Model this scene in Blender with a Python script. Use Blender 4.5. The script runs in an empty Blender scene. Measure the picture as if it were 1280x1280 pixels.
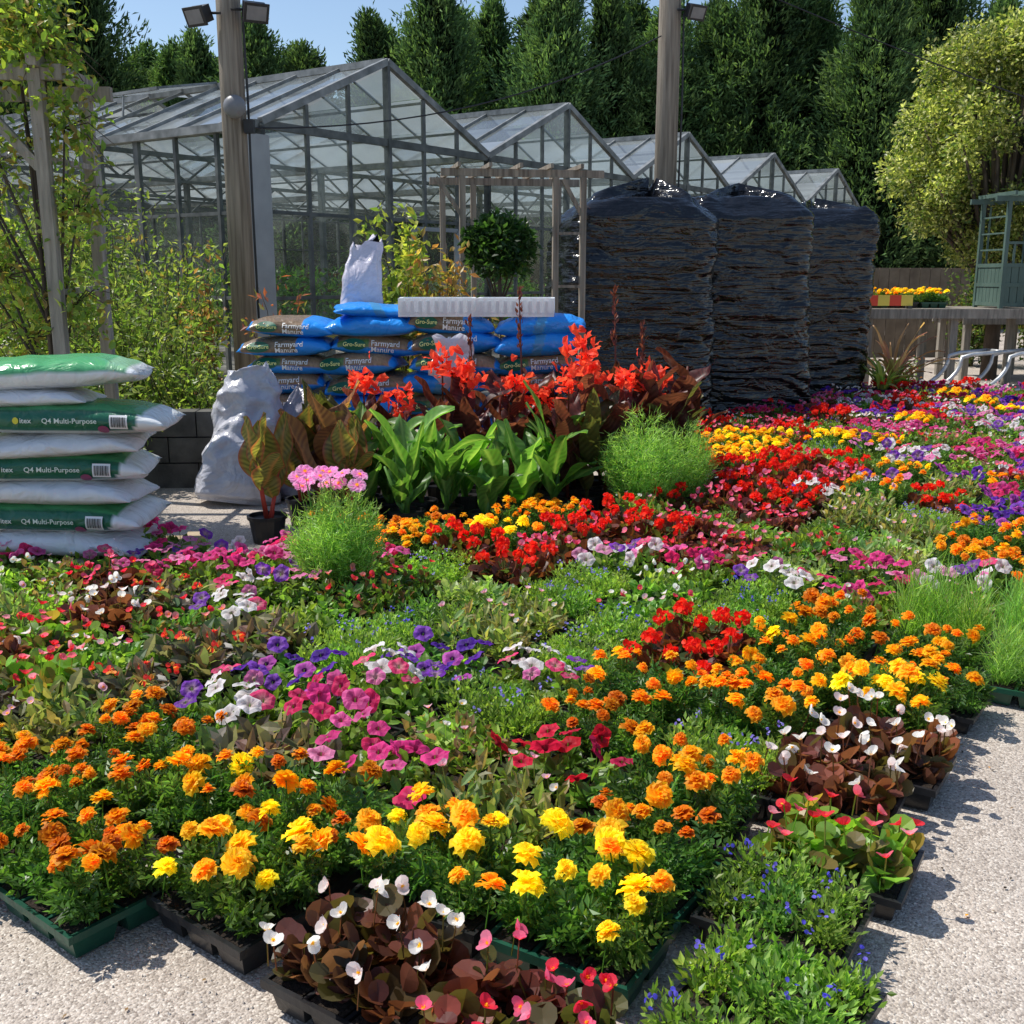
import bpy, math, random
import numpy as np
from mathutils import Vector, Matrix, noise as mnoise
random.seed(7)
R = np.random.default_rng(11)
scene = bpy.context.scene
COL = scene.collection

# ------------------------------------------------------------------ materials
def new_mat(name):
    m = bpy.data.materials.new(name); m.use_nodes = True
    nt = m.node_tree; nt.nodes.clear()
    out = nt.nodes.new('ShaderNodeOutputMaterial')
    return m, nt, out
def N(nt, t, **kw):
    n = nt.nodes.new(t)
    for k, v in kw.items():
        if k in n.inputs.keys(): n.inputs[k].default_value = v
        else: setattr(n, k, v)
    return n
def ramp(nt, stops):
    n = nt.nodes.new('ShaderNodeValToRGB')
    e = n.color_ramp.elements
    while len(e) < len(stops): e.new(0.5)
    for i, (p, c) in enumerate(stops):
        e[i].position = p; e[i].color = (*c, 1)
    return n

def mat_attr(name, rough=0.5, transl=0.3, var=0.35, objvar=0.15, tint=(1.0, 1.0, 0.6), spec=0.4, noise=0.0):
    """plant tissue / print: colour from the 'Col' attribute, varied leaf by leaf"""
    m, nt, out = new_mat(name); L = nt.links
    at = N(nt, 'ShaderNodeAttribute', attribute_name='Col')
    geo = N(nt, 'ShaderNodeNewGeometry'); oi = N(nt, 'ShaderNodeObjectInfo')
    mr = N(nt, 'ShaderNodeMapRange'); mr.inputs['To Min'].default_value = 1 - var; mr.inputs['To Max'].default_value = 1 + var
    L.new(geo.outputs['Random Per Island'], mr.inputs['Value'])
    mo = N(nt, 'ShaderNodeMapRange'); mo.inputs['To Min'].default_value = 1 - objvar; mo.inputs['To Max'].default_value = 1 + objvar
    L.new(oi.outputs['Random'], mo.inputs['Value'])
    mul = N(nt, 'ShaderNodeMath', operation='MULTIPLY'); L.new(mr.outputs[0], mul.inputs[0]); L.new(mo.outputs[0], mul.inputs[1])
    sc = N(nt, 'ShaderNodeVectorMath', operation='SCALE'); L.new(at.outputs['Color'], sc.inputs[0]); L.new(mul.outputs[0], sc.inputs['Scale'])
    p = N(nt, 'ShaderNodeBsdfPrincipled'); p.inputs['Roughness'].default_value = rough
    p.inputs['Specular IOR Level'].default_value = spec
    L.new(sc.outputs[0], p.inputs['Base Color'])
    if transl > 0:
        tr = N(nt, 'ShaderNodeBsdfTranslucent')
        t2 = N(nt, 'ShaderNodeVectorMath', operation='MULTIPLY'); t2.inputs[1].default_value = tuple(1.7*x for x in tint)
        L.new(sc.outputs[0], t2.inputs[0]); L.new(t2.outputs[0], tr.inputs['Color'])
        mx = N(nt, 'ShaderNodeMixShader'); mx.inputs[0].default_value = transl
        L.new(p.outputs[0], mx.inputs[1]); L.new(tr.outputs[0], mx.inputs[2]); L.new(mx.outputs[0], out.inputs[0])
    else:
        L.new(p.outputs[0], out.inputs[0])
    return m

def mat_noise(name, c1, c2, scale=8, rough=0.6, bump=0.0, bscale=40, stretch=(1, 1, 1), spec=0.4, metal=0.0, detail=6, bdist=0.01):
    m, nt, out = new_mat(name); L = nt.links
    tc = N(nt, 'ShaderNodeTexCoord'); mp = N(nt, 'ShaderNodeMapping'); mp.inputs['Scale'].default_value = stretch
    L.new(tc.outputs['Object'], mp.inputs[0])
    n1 = N(nt, 'ShaderNodeTexNoise'); n1.inputs['Scale'].default_value = scale; n1.inputs['Detail'].default_value = detail
    L.new(mp.outputs[0], n1.inputs['Vector'])
    r = ramp(nt, [(0.3, c1), (0.7, c2)]); L.new(n1.outputs[0], r.inputs[0])
    p = N(nt, 'ShaderNodeBsdfPrincipled'); p.inputs['Roughness'].default_value = rough; p.inputs['Metallic'].default_value = metal
    p.inputs['Specular IOR Level'].default_value = spec
    L.new(r.outputs[0], p.inputs['Base Color'])
    if bump > 0:
        n2 = N(nt, 'ShaderNodeTexNoise'); n2.inputs['Scale'].default_value = bscale; n2.inputs['Detail'].default_value = 5
        L.new(mp.outputs[0], n2.inputs['Vector'])
        b = N(nt, 'ShaderNodeBump'); b.inputs['Strength'].default_value = bump; b.inputs['Distance'].default_value = bdist
        L.new(n2.outputs[0], b.inputs['Height']); L.new(b.outputs[0], p.inputs['Normal'])
    L.new(p.outputs[0], out.inputs[0])
    return m

LEAF = mat_attr('leaf_material', 0.38, 0.46, 0.42, 0.14, (1.0, 1.1, 0.45))
PETAL = mat_attr('petal_material', 0.55, 0.44, 0.16, 0.03, (1.0, 1.0, 1.0), 0.25)
CONIFER = mat_attr('conifer_foliage_material', 0.75, 0.28, 0.45, 0.28, (1.0, 1.1, 0.5), 0.12)
WOODG = mat_noise('weathered_timber_material', (0.17, 0.15, 0.125), (0.37, 0.33, 0.275), 5, 0.85, 0.5, 30, (6, 6, 0.6))
POLEM = mat_noise('pole_timber_material', (0.14, 0.115, 0.09), (0.36, 0.31, 0.25), 4, 0.85, 0.6, 24, (8, 8, 0.35))
PALLETM = mat_noise('pallet_timber_material', (0.3, 0.22, 0.13), (0.5, 0.4, 0.27), 6, 0.8, 0.3, 30)
TRAYM = mat_noise('black_tray_plastic_material', (0.010, 0.010, 0.011), (0.026, 0.026, 0.028), 12, 0.33, 0.15, 60)
TRAYG = mat_noise('green_tray_plastic_material', (0.008, 0.05, 0.03), (0.014, 0.08, 0.05), 12, 0.35, 0.1, 60)
SOILM = mat_noise('compost_soil_material', (0.008, 0.005, 0.003), (0.035, 0.022, 0.014), 90, 0.95, 1.0, 120)
BARK = mat_noise('bark_material', (0.05, 0.035, 0.025), (0.13, 0.10, 0.075), 10, 0.9, 0.8, 30, (1, 1, 0.3))
METAL = mat_noise('galvanised_steel_material', (0.42, 0.43, 0.44), (0.62, 0.63, 0.64), 10, 0.4, 0, 1, metal=0.5)
FRAMEM = mat_noise('aluminium_frame_material', (0.055, 0.062, 0.06), (0.16, 0.17, 0.165), 6, 0.55, 0, 1, metal=0.2)
ROOFBAR = mat_noise('roof_bar_material', (0.11, 0.12, 0.12), (0.30, 0.31, 0.31), 6, 0.5, 0, 1, metal=0.2)
WHITEP = mat_noise('white_panel_material', (0.24, 0.26, 0.27), (0.40, 0.42, 0.43), 2, 0.6, 0.2, 12)
STYRO = mat_attr('polystyrene_material', 0.7, 0.35, 0.03, 0.0, (.6,.6,.6), 0.3)
CONC = mat_noise('block_wall_material', (0.05, 0.048, 0.045), (0.12, 0.115, 0.105), 6, 0.9, 0.6, 30)
DARKM = mat_noise('dark_housing_material', (0.015, 0.015, 0.017), (0.03, 0.03, 0.032), 8, 0.5)
LAMPG = mat_noise('grey_lamp_material', (0.16, 0.16, 0.17), (0.22, 0.22, 0.23), 8, 0.4)
GREENP = mat_noise('green_painted_wood_material', (0.055, 0.095, 0.08), (0.095, 0.15, 0.125), 5, 0.6, 0.3, 30, (1, 1, 0.3))
YELLOWP = mat_noise('yellow_strip_material', (0.5, 0.36, 0.02), (0.7, 0.5, 0.04), 5, 0.6)
POTM = mat_noise('plant_pot_material', (0.012, 0.012, 0.013), (0.02, 0.02, 0.021), 8, 0.4)

def mat_wrinkle(name, rough=0.3, bs=6, strength=0.6, stretch=(1, 1, 1), dist=0.02, spec=0.5, base=None, fine=0.0):
    m, nt, out = new_mat(name); L = nt.links
    p = N(nt, 'ShaderNodeBsdfPrincipled'); p.inputs['Roughness'].default_value = rough; p.inputs['Specular IOR Level'].default_value = spec
    if base is None:
        at = N(nt, 'ShaderNodeAttribute', attribute_name='Col'); L.new(at.outputs['Color'], p.inputs['Base Color'])
    else: p.inputs['Base Color'].default_value = (*base, 1)
    tc = N(nt, 'ShaderNodeTexCoord'); mp = N(nt, 'ShaderNodeMapping'); mp.inputs['Scale'].default_value = stretch
    oi = N(nt, 'ShaderNodeObjectInfo'); ad = N(nt, 'ShaderNodeVectorMath', operation='ADD')
    ms = N(nt, 'ShaderNodeMath', operation='MULTIPLY'); ms.inputs[1].default_value = 37.0
    L.new(oi.outputs['Random'], ms.inputs[0]); L.new(tc.outputs['Object'], mp.inputs[0])
    L.new(mp.outputs[0], ad.inputs[0]); L.new(ms.outputs[0], ad.inputs[1])
    n1 = N(nt, 'ShaderNodeTexNoise'); n1.inputs['Scale'].default_value = bs; n1.inputs['Detail'].default_value = 4; n1.inputs['Distortion'].default_value = 1.2
    L.new(ad.outputs[0], n1.inputs['Vector'])
    n2 = N(nt, 'ShaderNodeTexNoise', noise_type='RIDGED_MULTIFRACTAL'); n2.inputs['Scale'].default_value = bs*0.7; n2.inputs['Detail'].default_value = 3
    L.new(ad.outputs[0], n2.inputs['Vector'])
    a = N(nt, 'ShaderNodeMath', operation='ADD'); L.new(n1.outputs[0], a.inputs[0])
    m2 = N(nt, 'ShaderNodeMath', operation='MULTIPLY'); m2.inputs[1].default_value = 0.25; L.new(n2.outputs[0], m2.inputs[0]); L.new(m2.outputs[0], a.inputs[1])
    b = N(nt, 'ShaderNodeBump'); b.inputs['Strength'].default_value = strength; b.inputs['Distance'].default_value = dist
    last = a
    if fine > 0:
        mp2 = N(nt, 'ShaderNodeMapping'); mp2.inputs['Scale'].default_value = (1.0, 1.0, 11)
        L.new(tc.outputs['Object'], mp2.inputs[0])
        n3 = N(nt, 'ShaderNodeTexNoise'); n3.inputs['Scale'].default_value = 1.9; n3.inputs['Detail'].default_value = 2; n3.inputs['Distortion'].default_value = .8
        L.new(mp2.outputs[0], n3.inputs['Vector'])
        m3 = N(nt, 'ShaderNodeMath', operation='MULTIPLY'); m3.inputs[1].default_value = fine; L.new(n3.outputs[0], m3.inputs[0])
        a2 = N(nt, 'ShaderNodeMath', operation='ADD'); L.new(a.outputs[0], a2.inputs[0]); L.new(m3.outputs[0], a2.inputs[1]); last = a2
    L.new(last.outputs[0], b.inputs['Height']); L.new(b.outputs[0], p.inputs['Normal'])
    L.new(p.outputs[0], out.inputs[0])
    return m
BAGM = mat_wrinkle('printed_bag_plastic_material', 0.26, 7, 0.8, (1, 1, 1), 0.03)
BLACKWRAP = mat_wrinkle('black_stretch_wrap_material', 0.12, 1.9, 0.9, (1.3, 1.3, 2.2), 0.065, 0.6, (0.006, 0.006, 0.007), 0.35)
PRINT = mat_attr('print_ink_material', 0.5, 0, 0.0, 0.0)
SILVER = mat_wrinkle('silver_bag_material', 0.25, 5, 0.8, (1, 1, 1), 0.05, 0.6, None)

def mat_glass(name, col, opaq, rough=0.15):
    m, nt, out = new_mat(name); L = nt.links
    tr = N(nt, 'ShaderNodeBsdfTransparent'); tr.inputs[0].default_value = (0.88, 0.93, 0.92, 1)
    p = N(nt, 'ShaderNodeBsdfPrincipled'); p.inputs['Base Color'].default_value = (*col, 1); p.inputs['Roughness'].default_value = rough
    tl = N(nt, 'ShaderNodeBsdfTranslucent'); tl.inputs[0].default_value = (*col, 1)
    mt = N(nt, 'ShaderNodeMixShader'); mt.inputs[0].default_value = 0.45
    L.new(p.outputs[0], mt.inputs[1]); L.new(tl.outputs[0], mt.inputs[2])
    tc = N(nt, 'ShaderNodeTexCoord'); no = N(nt, 'ShaderNodeTexNoise'); no.inputs['Scale'].default_value = 0.9; no.inputs['Detail'].default_value = 7
    L.new(tc.outputs['Object'], no.inputs['Vector'])
    geo = N(nt, 'ShaderNodeNewGeometry')
    ad = N(nt, 'ShaderNodeMath', operation='ADD'); L.new(no.outputs[0], ad.inputs[0]); L.new(geo.outputs['Random Per Island'], ad.inputs[1])
    mr = N(nt, 'ShaderNodeMapRange'); mr.inputs['From Min'].default_value = 0.3; mr.inputs['From Max'].default_value = 1.6
    mr.inputs['To Min'].default_value = opaq*0.25; mr.inputs['To Max'].default_value = min(1, opaq*1.75)
    L.new(ad.outputs[0], mr.inputs['Value'])
    mx = N(nt, 'ShaderNodeMixShader'); L.new(mr.outputs[0], mx.inputs[0])
    L.new(tr.outputs[0], mx.inputs[1]); L.new(mt.outputs[0], mx.inputs[2])
    gl = N(nt, 'ShaderNodeBsdfGlossy'); gl.inputs['Roughness'].default_value = 0.04
    lw = N(nt, 'ShaderNodeLayerWeight'); lw.inputs[0].default_value = 0.5
    pw = N(nt, 'ShaderNodeMath', operation='POWER'); pw.inputs[1].default_value = 4.0; L.new(lw.outputs['Facing'], pw.inputs[0])
    sc = N(nt, 'ShaderNodeMath', operation='MULTIPLY_ADD'); sc.inputs[1].default_value = 0.45; sc.inputs[2].default_value = 0.05; L.new(pw.outputs[0], sc.inputs[0])
    m3 = N(nt, 'ShaderNodeMixShader'); L.new(sc.outputs[0], m3.inputs[0]); L.new(mx.outputs[0], m3.inputs[1]); L.new(gl.outputs[0], m3.inputs[2])
    L.new(m3.outputs[0], out.inputs[0])
    return m
ROOFGLASS = mat_glass('roof_glass_material', (0.56, 0.61, 0.64), 0.55)
WALLGLASS = mat_glass('wall_glass_material', (0.46, 0.50, 0.46), 0.10)

# ------------------------------------------------------------------ mesh builder
class MB:
    def __init__(s): s.v=[]; s.f=[]; s.c=[]; s.m=[]; s.n=0
    def add(s, V, F, col=(1,1,1), mat=0):
        V = np.asarray(V, float).reshape(-1,3); k=len(V)
        c = np.asarray(col, float)
        if c.ndim==1: c=np.tile(c,(k,1))
        s.v.append(V); s.c.append(c)
        if isinstance(F, np.ndarray): fl=(F+s.n).tolist()
        else: fl=[[a+s.n for a in f] for f in F]
        s.f.extend(fl); s.m.extend([mat]*len(fl)); s.n+=k
    def box(s, lo, hi, col=(1,1,1), mat=0, rot=0, taper=1.0):
        x0,y0,z0=lo; x1,y1,z1=hi
        cx,cy=(x0+x1)/2,(y0+y1)/2
        V=[]
        for z,t in ((z0,taper),(z1,1.0)):
            for x,y in ((x0,y0),(x1,y0),(x1,y1),(x0,y1)): V.append((cx+(x-cx)*t,cy+(y-cy)*t,z))
        s.add(V,[(3,2,1,0),(4,5,6,7),(0,1,5,4),(1,2,6,5),(2,3,7,6),(3,0,4,7)],col,mat)
    def beam(s, a, b, w, h=None, col=(1,1,1), mat=0, up=(0,0,1)):
        h=h or w
        a=Vector(a); b=Vector(b); d=(b-a).normalized(); u=Vector(up)
        if abs(d.dot(u))>0.98: u=Vector((1,0,0))
        sd=d.cross(u).normalized()*w/2; uu=sd.cross(d).normalized()*h/2
        V=[]
        for p in (a,b):
            for x,y in ((-1,-1),(1,-1),(1,1),(-1,1)): V.append(tuple(p+sd*x+uu*y))
        s.add(V,[(3,2,1,0),(4,5,6,7),(0,1,5,4),(1,2,6,5),(2,3,7,6),(3,0,4,7)],col,mat)
    def tube(s, pts, rad, seg=8, col=(1,1,1), mat=0):
        pts=[Vector(p) for p in pts]; n=len(pts)
        if not hasattr(rad,'__len__'): rad=[rad]*n
        V=[]; u=None
        for i,p in enumerate(pts):
            d=(pts[min(i+1,n-1)]-pts[max(i-1,0)]).normalized()
            if u is None:
                u=d.cross(Vector((0.13,0.9,0.3))).normalized()
            u=(u-d*u.dot(d)).normalized(); w=d.cross(u)
            for k in range(seg):
                a=2*math.pi*k/seg; V.append(tuple(p+(u*math.cos(a)+w*math.sin(a))*rad[i]))
        F=[]
        for i in range(n-1):
            for k in range(seg):
                k2=(k+1)%seg; F.append((i*seg+k,i*seg+k2,(i+1)*seg+k2,(i+1)*seg+k))
        F.append(tuple(range(seg))[::-1]); F.append(tuple((n-1)*seg+k for k in range(seg)))
        s.add(V,F,col,mat)
    def mesh(s, name, mats, smooth=False):
        me=bpy.data.meshes.new(name)
        V=np.concatenate(s.v); me.from_pydata(V.tolist(),[],s.f)
        for m in mats: me.materials.append(m)
        if len(mats)>1: me.polygons.foreach_set('material_index', np.array(s.m,dtype=np.int32))
        c=np.concatenate(s.c); ca=me.color_attributes.new('Col','FLOAT_COLOR','POINT')
        ca.data.foreach_set('color', np.concatenate([c,np.ones((len(c),1))],1).astype(np.float32).ravel())
        if smooth: me.polygons.foreach_set('use_smooth',[True]*len(me.polygons))
        me.update()
        return me

def obj(name, data=None, loc=(0,0,0), rz=0.0, scale=1.0, parent=None, label=None, category=None, group=None, kind=None, rot=None):
    o=bpy.data.objects.new(name,data); COL.objects.link(o)
    o.location=loc; o.rotation_euler=rot if rot else (0,0,rz)
    o.scale=(scale,)*3 if not hasattr(scale,'__len__') else scale
    if parent: o.parent=parent
    if label: o['label']=label
    if category: o['category']=category
    if group: o['group']=group
    if kind: o['kind']=kind
    return o

def nrm(a): return a/np.maximum(np.linalg.norm(a,axis=-1,keepdims=True),1e-9)
def scatter(mb, T, F, P, D, Nn, L, W, col, mat=0, tipcol=None):
    """place a leaf/petal template at every P. T columns: along, across, lift"""
    T=np.asarray(T,float); n=len(P); k=len(T)
    D=nrm(D); S=nrm(np.cross(D,Nn)); Nn=np.cross(S,D)
    L=np.broadcast_to(L,(n,)); W=np.broadcast_to(W,(n,))
    V=P[:,None,:]+(T[None,:,0,None]*L[:,None,None])*D[:,None,:]+(T[None,:,1,None]*W[:,None,None])*S[:,None,:]+(T[None,:,2,None]*L[:,None,None])*Nn[:,None,:]
    col=np.asarray(col,float)
    if col.ndim==1: col=np.tile(col,(n,1))
    C=np.repeat(col[:,None,:],k,1)
    if tipcol is not None:
        tipcol=np.asarray(tipcol,float)
        if tipcol.ndim==1: tipcol=np.tile(tipcol,(n,1))
        w=np.clip(T[:,0],0,1)[None,:,None]**1.5
        C=C*(1-w)+tipcol[:,None,:]*w
    offs=(np.arange(n)*k)
    byk={}
    for f in F: byk.setdefault(len(f),[]).append(f)
    V=V.reshape(-1,3); C=C.reshape(-1,3)
    base=mb.n; mb.v.append(V); mb.c.append(C); mb.n+=len(V)
    for kk,fs in byk.items():
        A=(np.array(fs)[None]+offs[:,None,None]+base).reshape(-1,kk).tolist()
        mb.f.extend(A); mb.m.extend([mat]*len(A))

LEAF4=([(0,0,0),(.45,.5,.06),(1,0,-.06),(.45,-.5,.06)],[(0,1,2),(0,2,3)])
LEAF8=([(0,0,0),(.22,.36,.06),(.22,0,0),(.22,-.36,.06),(.6,.46,.05),(.6,0,-.03),(.6,-.46,.05),(1,0,-.14)],
       [(0,2,1),(0,3,2),(1,2,5,4),(2,3,6,5),(4,5,7),(5,6,7)])
ROUND=([(0,0,0)]+[( .5-.5*math.cos(a), .52*math.sin(a), .10*abs(math.sin(a))+.04) for a in [math.pi*2*i/10 for i in range(1,10)]]+[(.5,0,-.03)],
       [(0,1,10)]+[(i,i+1,10) for i in range(1,9)]+[(9,0,10)])
PET=([(0,-.12,0),(0,.12,0),(.55,-.42,.07),(.55,.42,.07),(.94,-.38,-.07),(.90,0,.12),(.94,.38,-.07),(.55,0,-.02)],
     [(0,2,7),(0,7,1),(1,7,3),(2,4,5,7),(7,5,6,3)])
_pv=[];_pf=[]
for _s,_a in ((.2,1),(.2,-1),(.42,1),(.42,-1),(.64,1),(.64,-1),(.72,0)):
    b=len(_pv); dx,dy=(math.cos(1.0*_a),math.sin(1.0*_a)); px,py=-dy,dx; l=.38 if _a else .36
    w=.085
    _pv+=[(_s,0,0),(_s+dx*l*.5+px*w,(dy*l*.5+py*w),.05),(_s+dx*l,dy*l,-.02),(_s+dx*l*.5-px*w,(dy*l*.5-py*w),.05)]
    _pf+=[(b,b+1,b+2,b+3)]
PINN=(_pv,_pf)
NEEDLE=([(0,-.5,0),(0,.5,0),(.6,.35,.12),(.6,-.35,.12),(1,0,.1)],[(0,1,2,3),(3,2,4)])

def rdir(n, zmin=-1.0):
    a=R.uniform(0,2*math.pi,n); z=R.uniform(zmin,1,n); r=np.sqrt(1-z*z)
    return np.stack([r*np.cos(a),r*np.sin(a),z],1)
def cols(n, pal, w=None):
    pal=np.asarray(pal,float); return pal[R.choice(len(pal),n,p=w)]

# ------------------------------------------------------------------ bedding plant trays
TW,TD,TH=0.358,0.284,0.072
def tray_mesh(mat):
    mb=MB(); h=TH
    nx,ny=3,2; cw,cd=TW/nx,TD/ny
    for i in range(nx):
        for j in range(ny):
            x0=-TW/2+i*cw; y0=-TD/2+j*cd
            mb.box((x0+.006,y0+.006,0.0),(x0+cw-.006,y0+cd-.006,h-.002),mat=0,taper=.76)
            mb.box((x0+.012,y0+.012,h-.001),(x0+cw-.012,y0+cd-.012,h+.004),mat=1)
    for y in (-TD/2,TD/2): mb.box((-TW/2-.006,y-.006,h-.012),(TW/2+.006,y+.006,h+.009),mat=0)
    for x in (-TW/2,TW/2): mb.box((x-.006,-TD/2+.0065,h-.012),(x+.006,TD/2-.0065,h+.008),mat=0)
    mb.box((-TW/2+.007,-.005,h-.004),(TW/2-.007,.005,h+.006),mat=0)
    for i in (1,2): mb.box((-TW/2+i*cw-.005,-TD/2+.007,h-.003),(-TW/2+i*cw+.005,TD/2-.007,h+.0055),mat=0)
    return mb.mesh('seedling_tray',[mat,SOILM])
TRAY_B=tray_mesh(TRAYM); TRAY_GR=tray_mesh(TRAYG)
CENT=np.array([(-.118+.118*i,-.07+.14*j,TH) for i in range(3) for j in range(2)])
PV={'h':np.ones(6),'t':np.ones((6,3))}
def newplants(v=.22):
    PV['h']=R.uniform(1-v,1+v*.7,6); PV['t']=R.uniform(.78,1.2,(6,1))*np.stack([R.uniform(.85,1.25,6),np.ones(6),R.uniform(.8,1.2,6)],1)
def foliage(mb,n,T,L,W,Rr,H,pal,tip=None,upb=0.35,spread=1.0,flat=0.7,inner=.25):
    ci=R.integers(0,6,n)
    c=CENT[ci]+R.normal(0,.008,(n,3))*[1,1,0]
    d=rdir(n,-.02); rad=(inner+(1-inner)*R.random(n)**.6)
    hh=H*PV['h'][ci]
    P=c+d*rad[:,None]*np.stack([np.full(n,Rr),np.full(n,Rr),hh],1)*spread
    f=np.clip(.45+.55*(P[:,2]-TH)/(H*.45),.45,1)[:,None]
    P[:,:2]=c[:,:2]+(P[:,:2]-c[:,:2])*f
    D=nrm(d*[1,1,.5]+R.normal(0,.45,(n,3))+[0,0,upb])
    P=P-D*(L*0.4)
    P[:,2]=np.maximum(P[:,2],TH+.006)
    D[:,2]=np.where(P[:,2]<TH+.03,np.abs(D[:,2])+.2,D[:,2])
    Nn=nrm(R.normal(0,.45,(n,3))+[0,0,flat])
    l=L*R.uniform(.7,1.25,n)
    scatter(mb,*T,P,D,Nn,l,l*W,cols(n,pal)*PV['t'][ci],0,None if tip is None else cols(n,[tip]))
def heads(n,Rr,H,dmin):
    out=[]; tries=0
    while len(out)<n and tries<1500:
        tries+=1
        x=R.uniform(-.18,.18); y=R.uniform(-.15,.15)
        if all((x-a)**2+(y-b)**2>dmin*dmin for a,b,_ in out):
            ii=np.argmin((CENT[:,0]-x)**2+(CENT[:,1]-y)**2); c=CENT[ii]
            q=math.hypot(x-c[0],y-c[1])/Rr
            out.append((x,y,TH+H*(PV['h'][ii]*.7+.3)*(1-.28*q*q)+R.uniform(-.022,.035)))
    return np.array(out)
def stems(mb,Hd,pal,l=.10):
    n=len(Hd); D=np.tile([0,0,1.0],(n,1))+R.normal(0,.12,(n,3)); D=nrm(D)
    for a in (0,1):
        Nn=np.tile([[1.0,0,0],[0,1.0,0]][a],(n,1))
        scatter(mb,[(0,-.5,0),(0,.5,0),(1,.5,0),(1,-.5,0)],[(0,1,2,3)],Hd-D*l,D,Nn,l,.004,cols(n,pal))

def marigold(mb,Hd,r,inner,outer,edge=None,nl=(10,9,7,5)):
    n=len(Hd); up=nrm(R.normal(0,.36,(n,3))+[0,-.08,1]); rr=r*R.uniform(.66,1.24,n)
    tilt=(-.08,.22,.55,1.05); ln=(1,.84,.64,.40)
    a=nrm(np.cross(up,[0.1,1,0.05])); b=np.cross(up,a)
    ofs=R.uniform(0,6,n); tone=R.uniform(.82,1.08,(n,1))*np.stack([np.ones(n),R.uniform(.78,1.28,n),np.ones(n)],1)
    for k in range(4):
        m=nl[k]
        for q in range(m):
            th=2*math.pi*q/m+k*.4+ofs+R.normal(0,.15,n)
            rad=a*np.cos(th)[:,None]+b*np.sin(th)[:,None]
            t=tilt[k]+R.normal(0,.2,n)
            D=rad*np.cos(t)[:,None]+up*np.sin(t)[:,None]
            Nn=up*np.cos(t)[:,None]-rad*np.sin(t)[:,None]
            c=outer if k<2 else inner
            L=rr*ln[k]*R.uniform(.8,1.12,n)
            ci=np.asarray(c)*tone*R.uniform(.78,1.12,(n,1))
            scatter(mb,*PET,Hd+up*(.004*k),D,Nn,L,rr*.92*ln[k],ci,0,np.asarray(edge)*tone)

def petunia(mb,Hd,r,pal,throat):
    n=len(Hd); up=nrm(R.normal(0,.40,(n,3))+[0,-.2,.9])
    a=nrm(np.cross(up,[0.1,1,0.05])); b=np.cross(up,a); c=cols(n,pal)
    seg=20
    for i in range(n):
        rr=r*random.uniform(.85,1.2); V=[];C=[]; ph=random.uniform(0,6)
        for lv,(q,z,mix) in enumerate(((.10,-.40,1),(.26,-.12,.6),(.68,.0,.1),(1.0,-.08,0))):
            for k in range(seg):
                th=2*math.pi*k/seg
                lob=1-.14*abs(math.cos(2.5*th+ph))**3*(lv>1)
                zz=z+(.09*math.sin(5*th+ph*2)+random.uniform(-.06,.06))*(lv>1)
                V.append(Hd[i]+rr*(q*lob*(math.cos(th)*a[i]+math.sin(th)*b[i])+zz*up[i]))
                vein=.85+.15*math.cos(5*th+ph)
                C.append((np.asarray(c[i])*(1-mix)+np.asarray(throat)*mix*np.ones(3))*vein if lv<3 else c[i])
        F=[(l*seg+k,l*seg+(k+1)%seg,(l+1)*seg+(k+1)%seg,(l+1)*seg+k) for l in range(3) for k in range(seg)]
        F.append(tuple(range(seg)))
        mb.add(V,F,np.array(C))
def begflower(mb,Hd,r,pal):
    n=len(Hd); up=nrm(R.normal(0,.5,(n,3))+[0,-.3,.8]); a=nrm(np.cross(up,[0.1,1,0.05])); b=np.cross(up,a)
    c=cols(n,pal); ofs=R.uniform(0,6,n)
    for q in range(4):
        th=ofs+q*math.pi/2; rad=a*np.cos(th)[:,None]+b*np.sin(th)[:,None]
        L=r*(1.1 if q%2 else .75)*R.uniform(.85,1.15,n)
        D=rad*.8+up*.6; Nn=up*.8-rad*.6
        scatter(mb,*ROUND,Hd,D,Nn,L,L*1.05,c,0,c*.95)
    nn=n*5; P=np.repeat(Hd,5,0); scatter(mb,*LEAF4,P,nrm(np.repeat(up,5,0)+R.normal(0,.4,(nn,3))),R.normal(0,1,(nn,3)),.010,.006,(.85,.55,.03))
def clusterflower(mb,Hd,r,pal,m=26,pl=.02):
    n=len(Hd); P=np.repeat(Hd,m,0); d=rdir(n*m,-.3)
    P=P+d*r*R.uniform(.5,1,(n*m,1)); D=nrm(np.cross(d,R.normal(0,1,(n*m,3)))+d*.5)
    scatter(mb,*ROUND,P,D,d,pl*R.uniform(.8,1.2,n*m),pl*.9,cols(n*m,pal))

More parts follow.
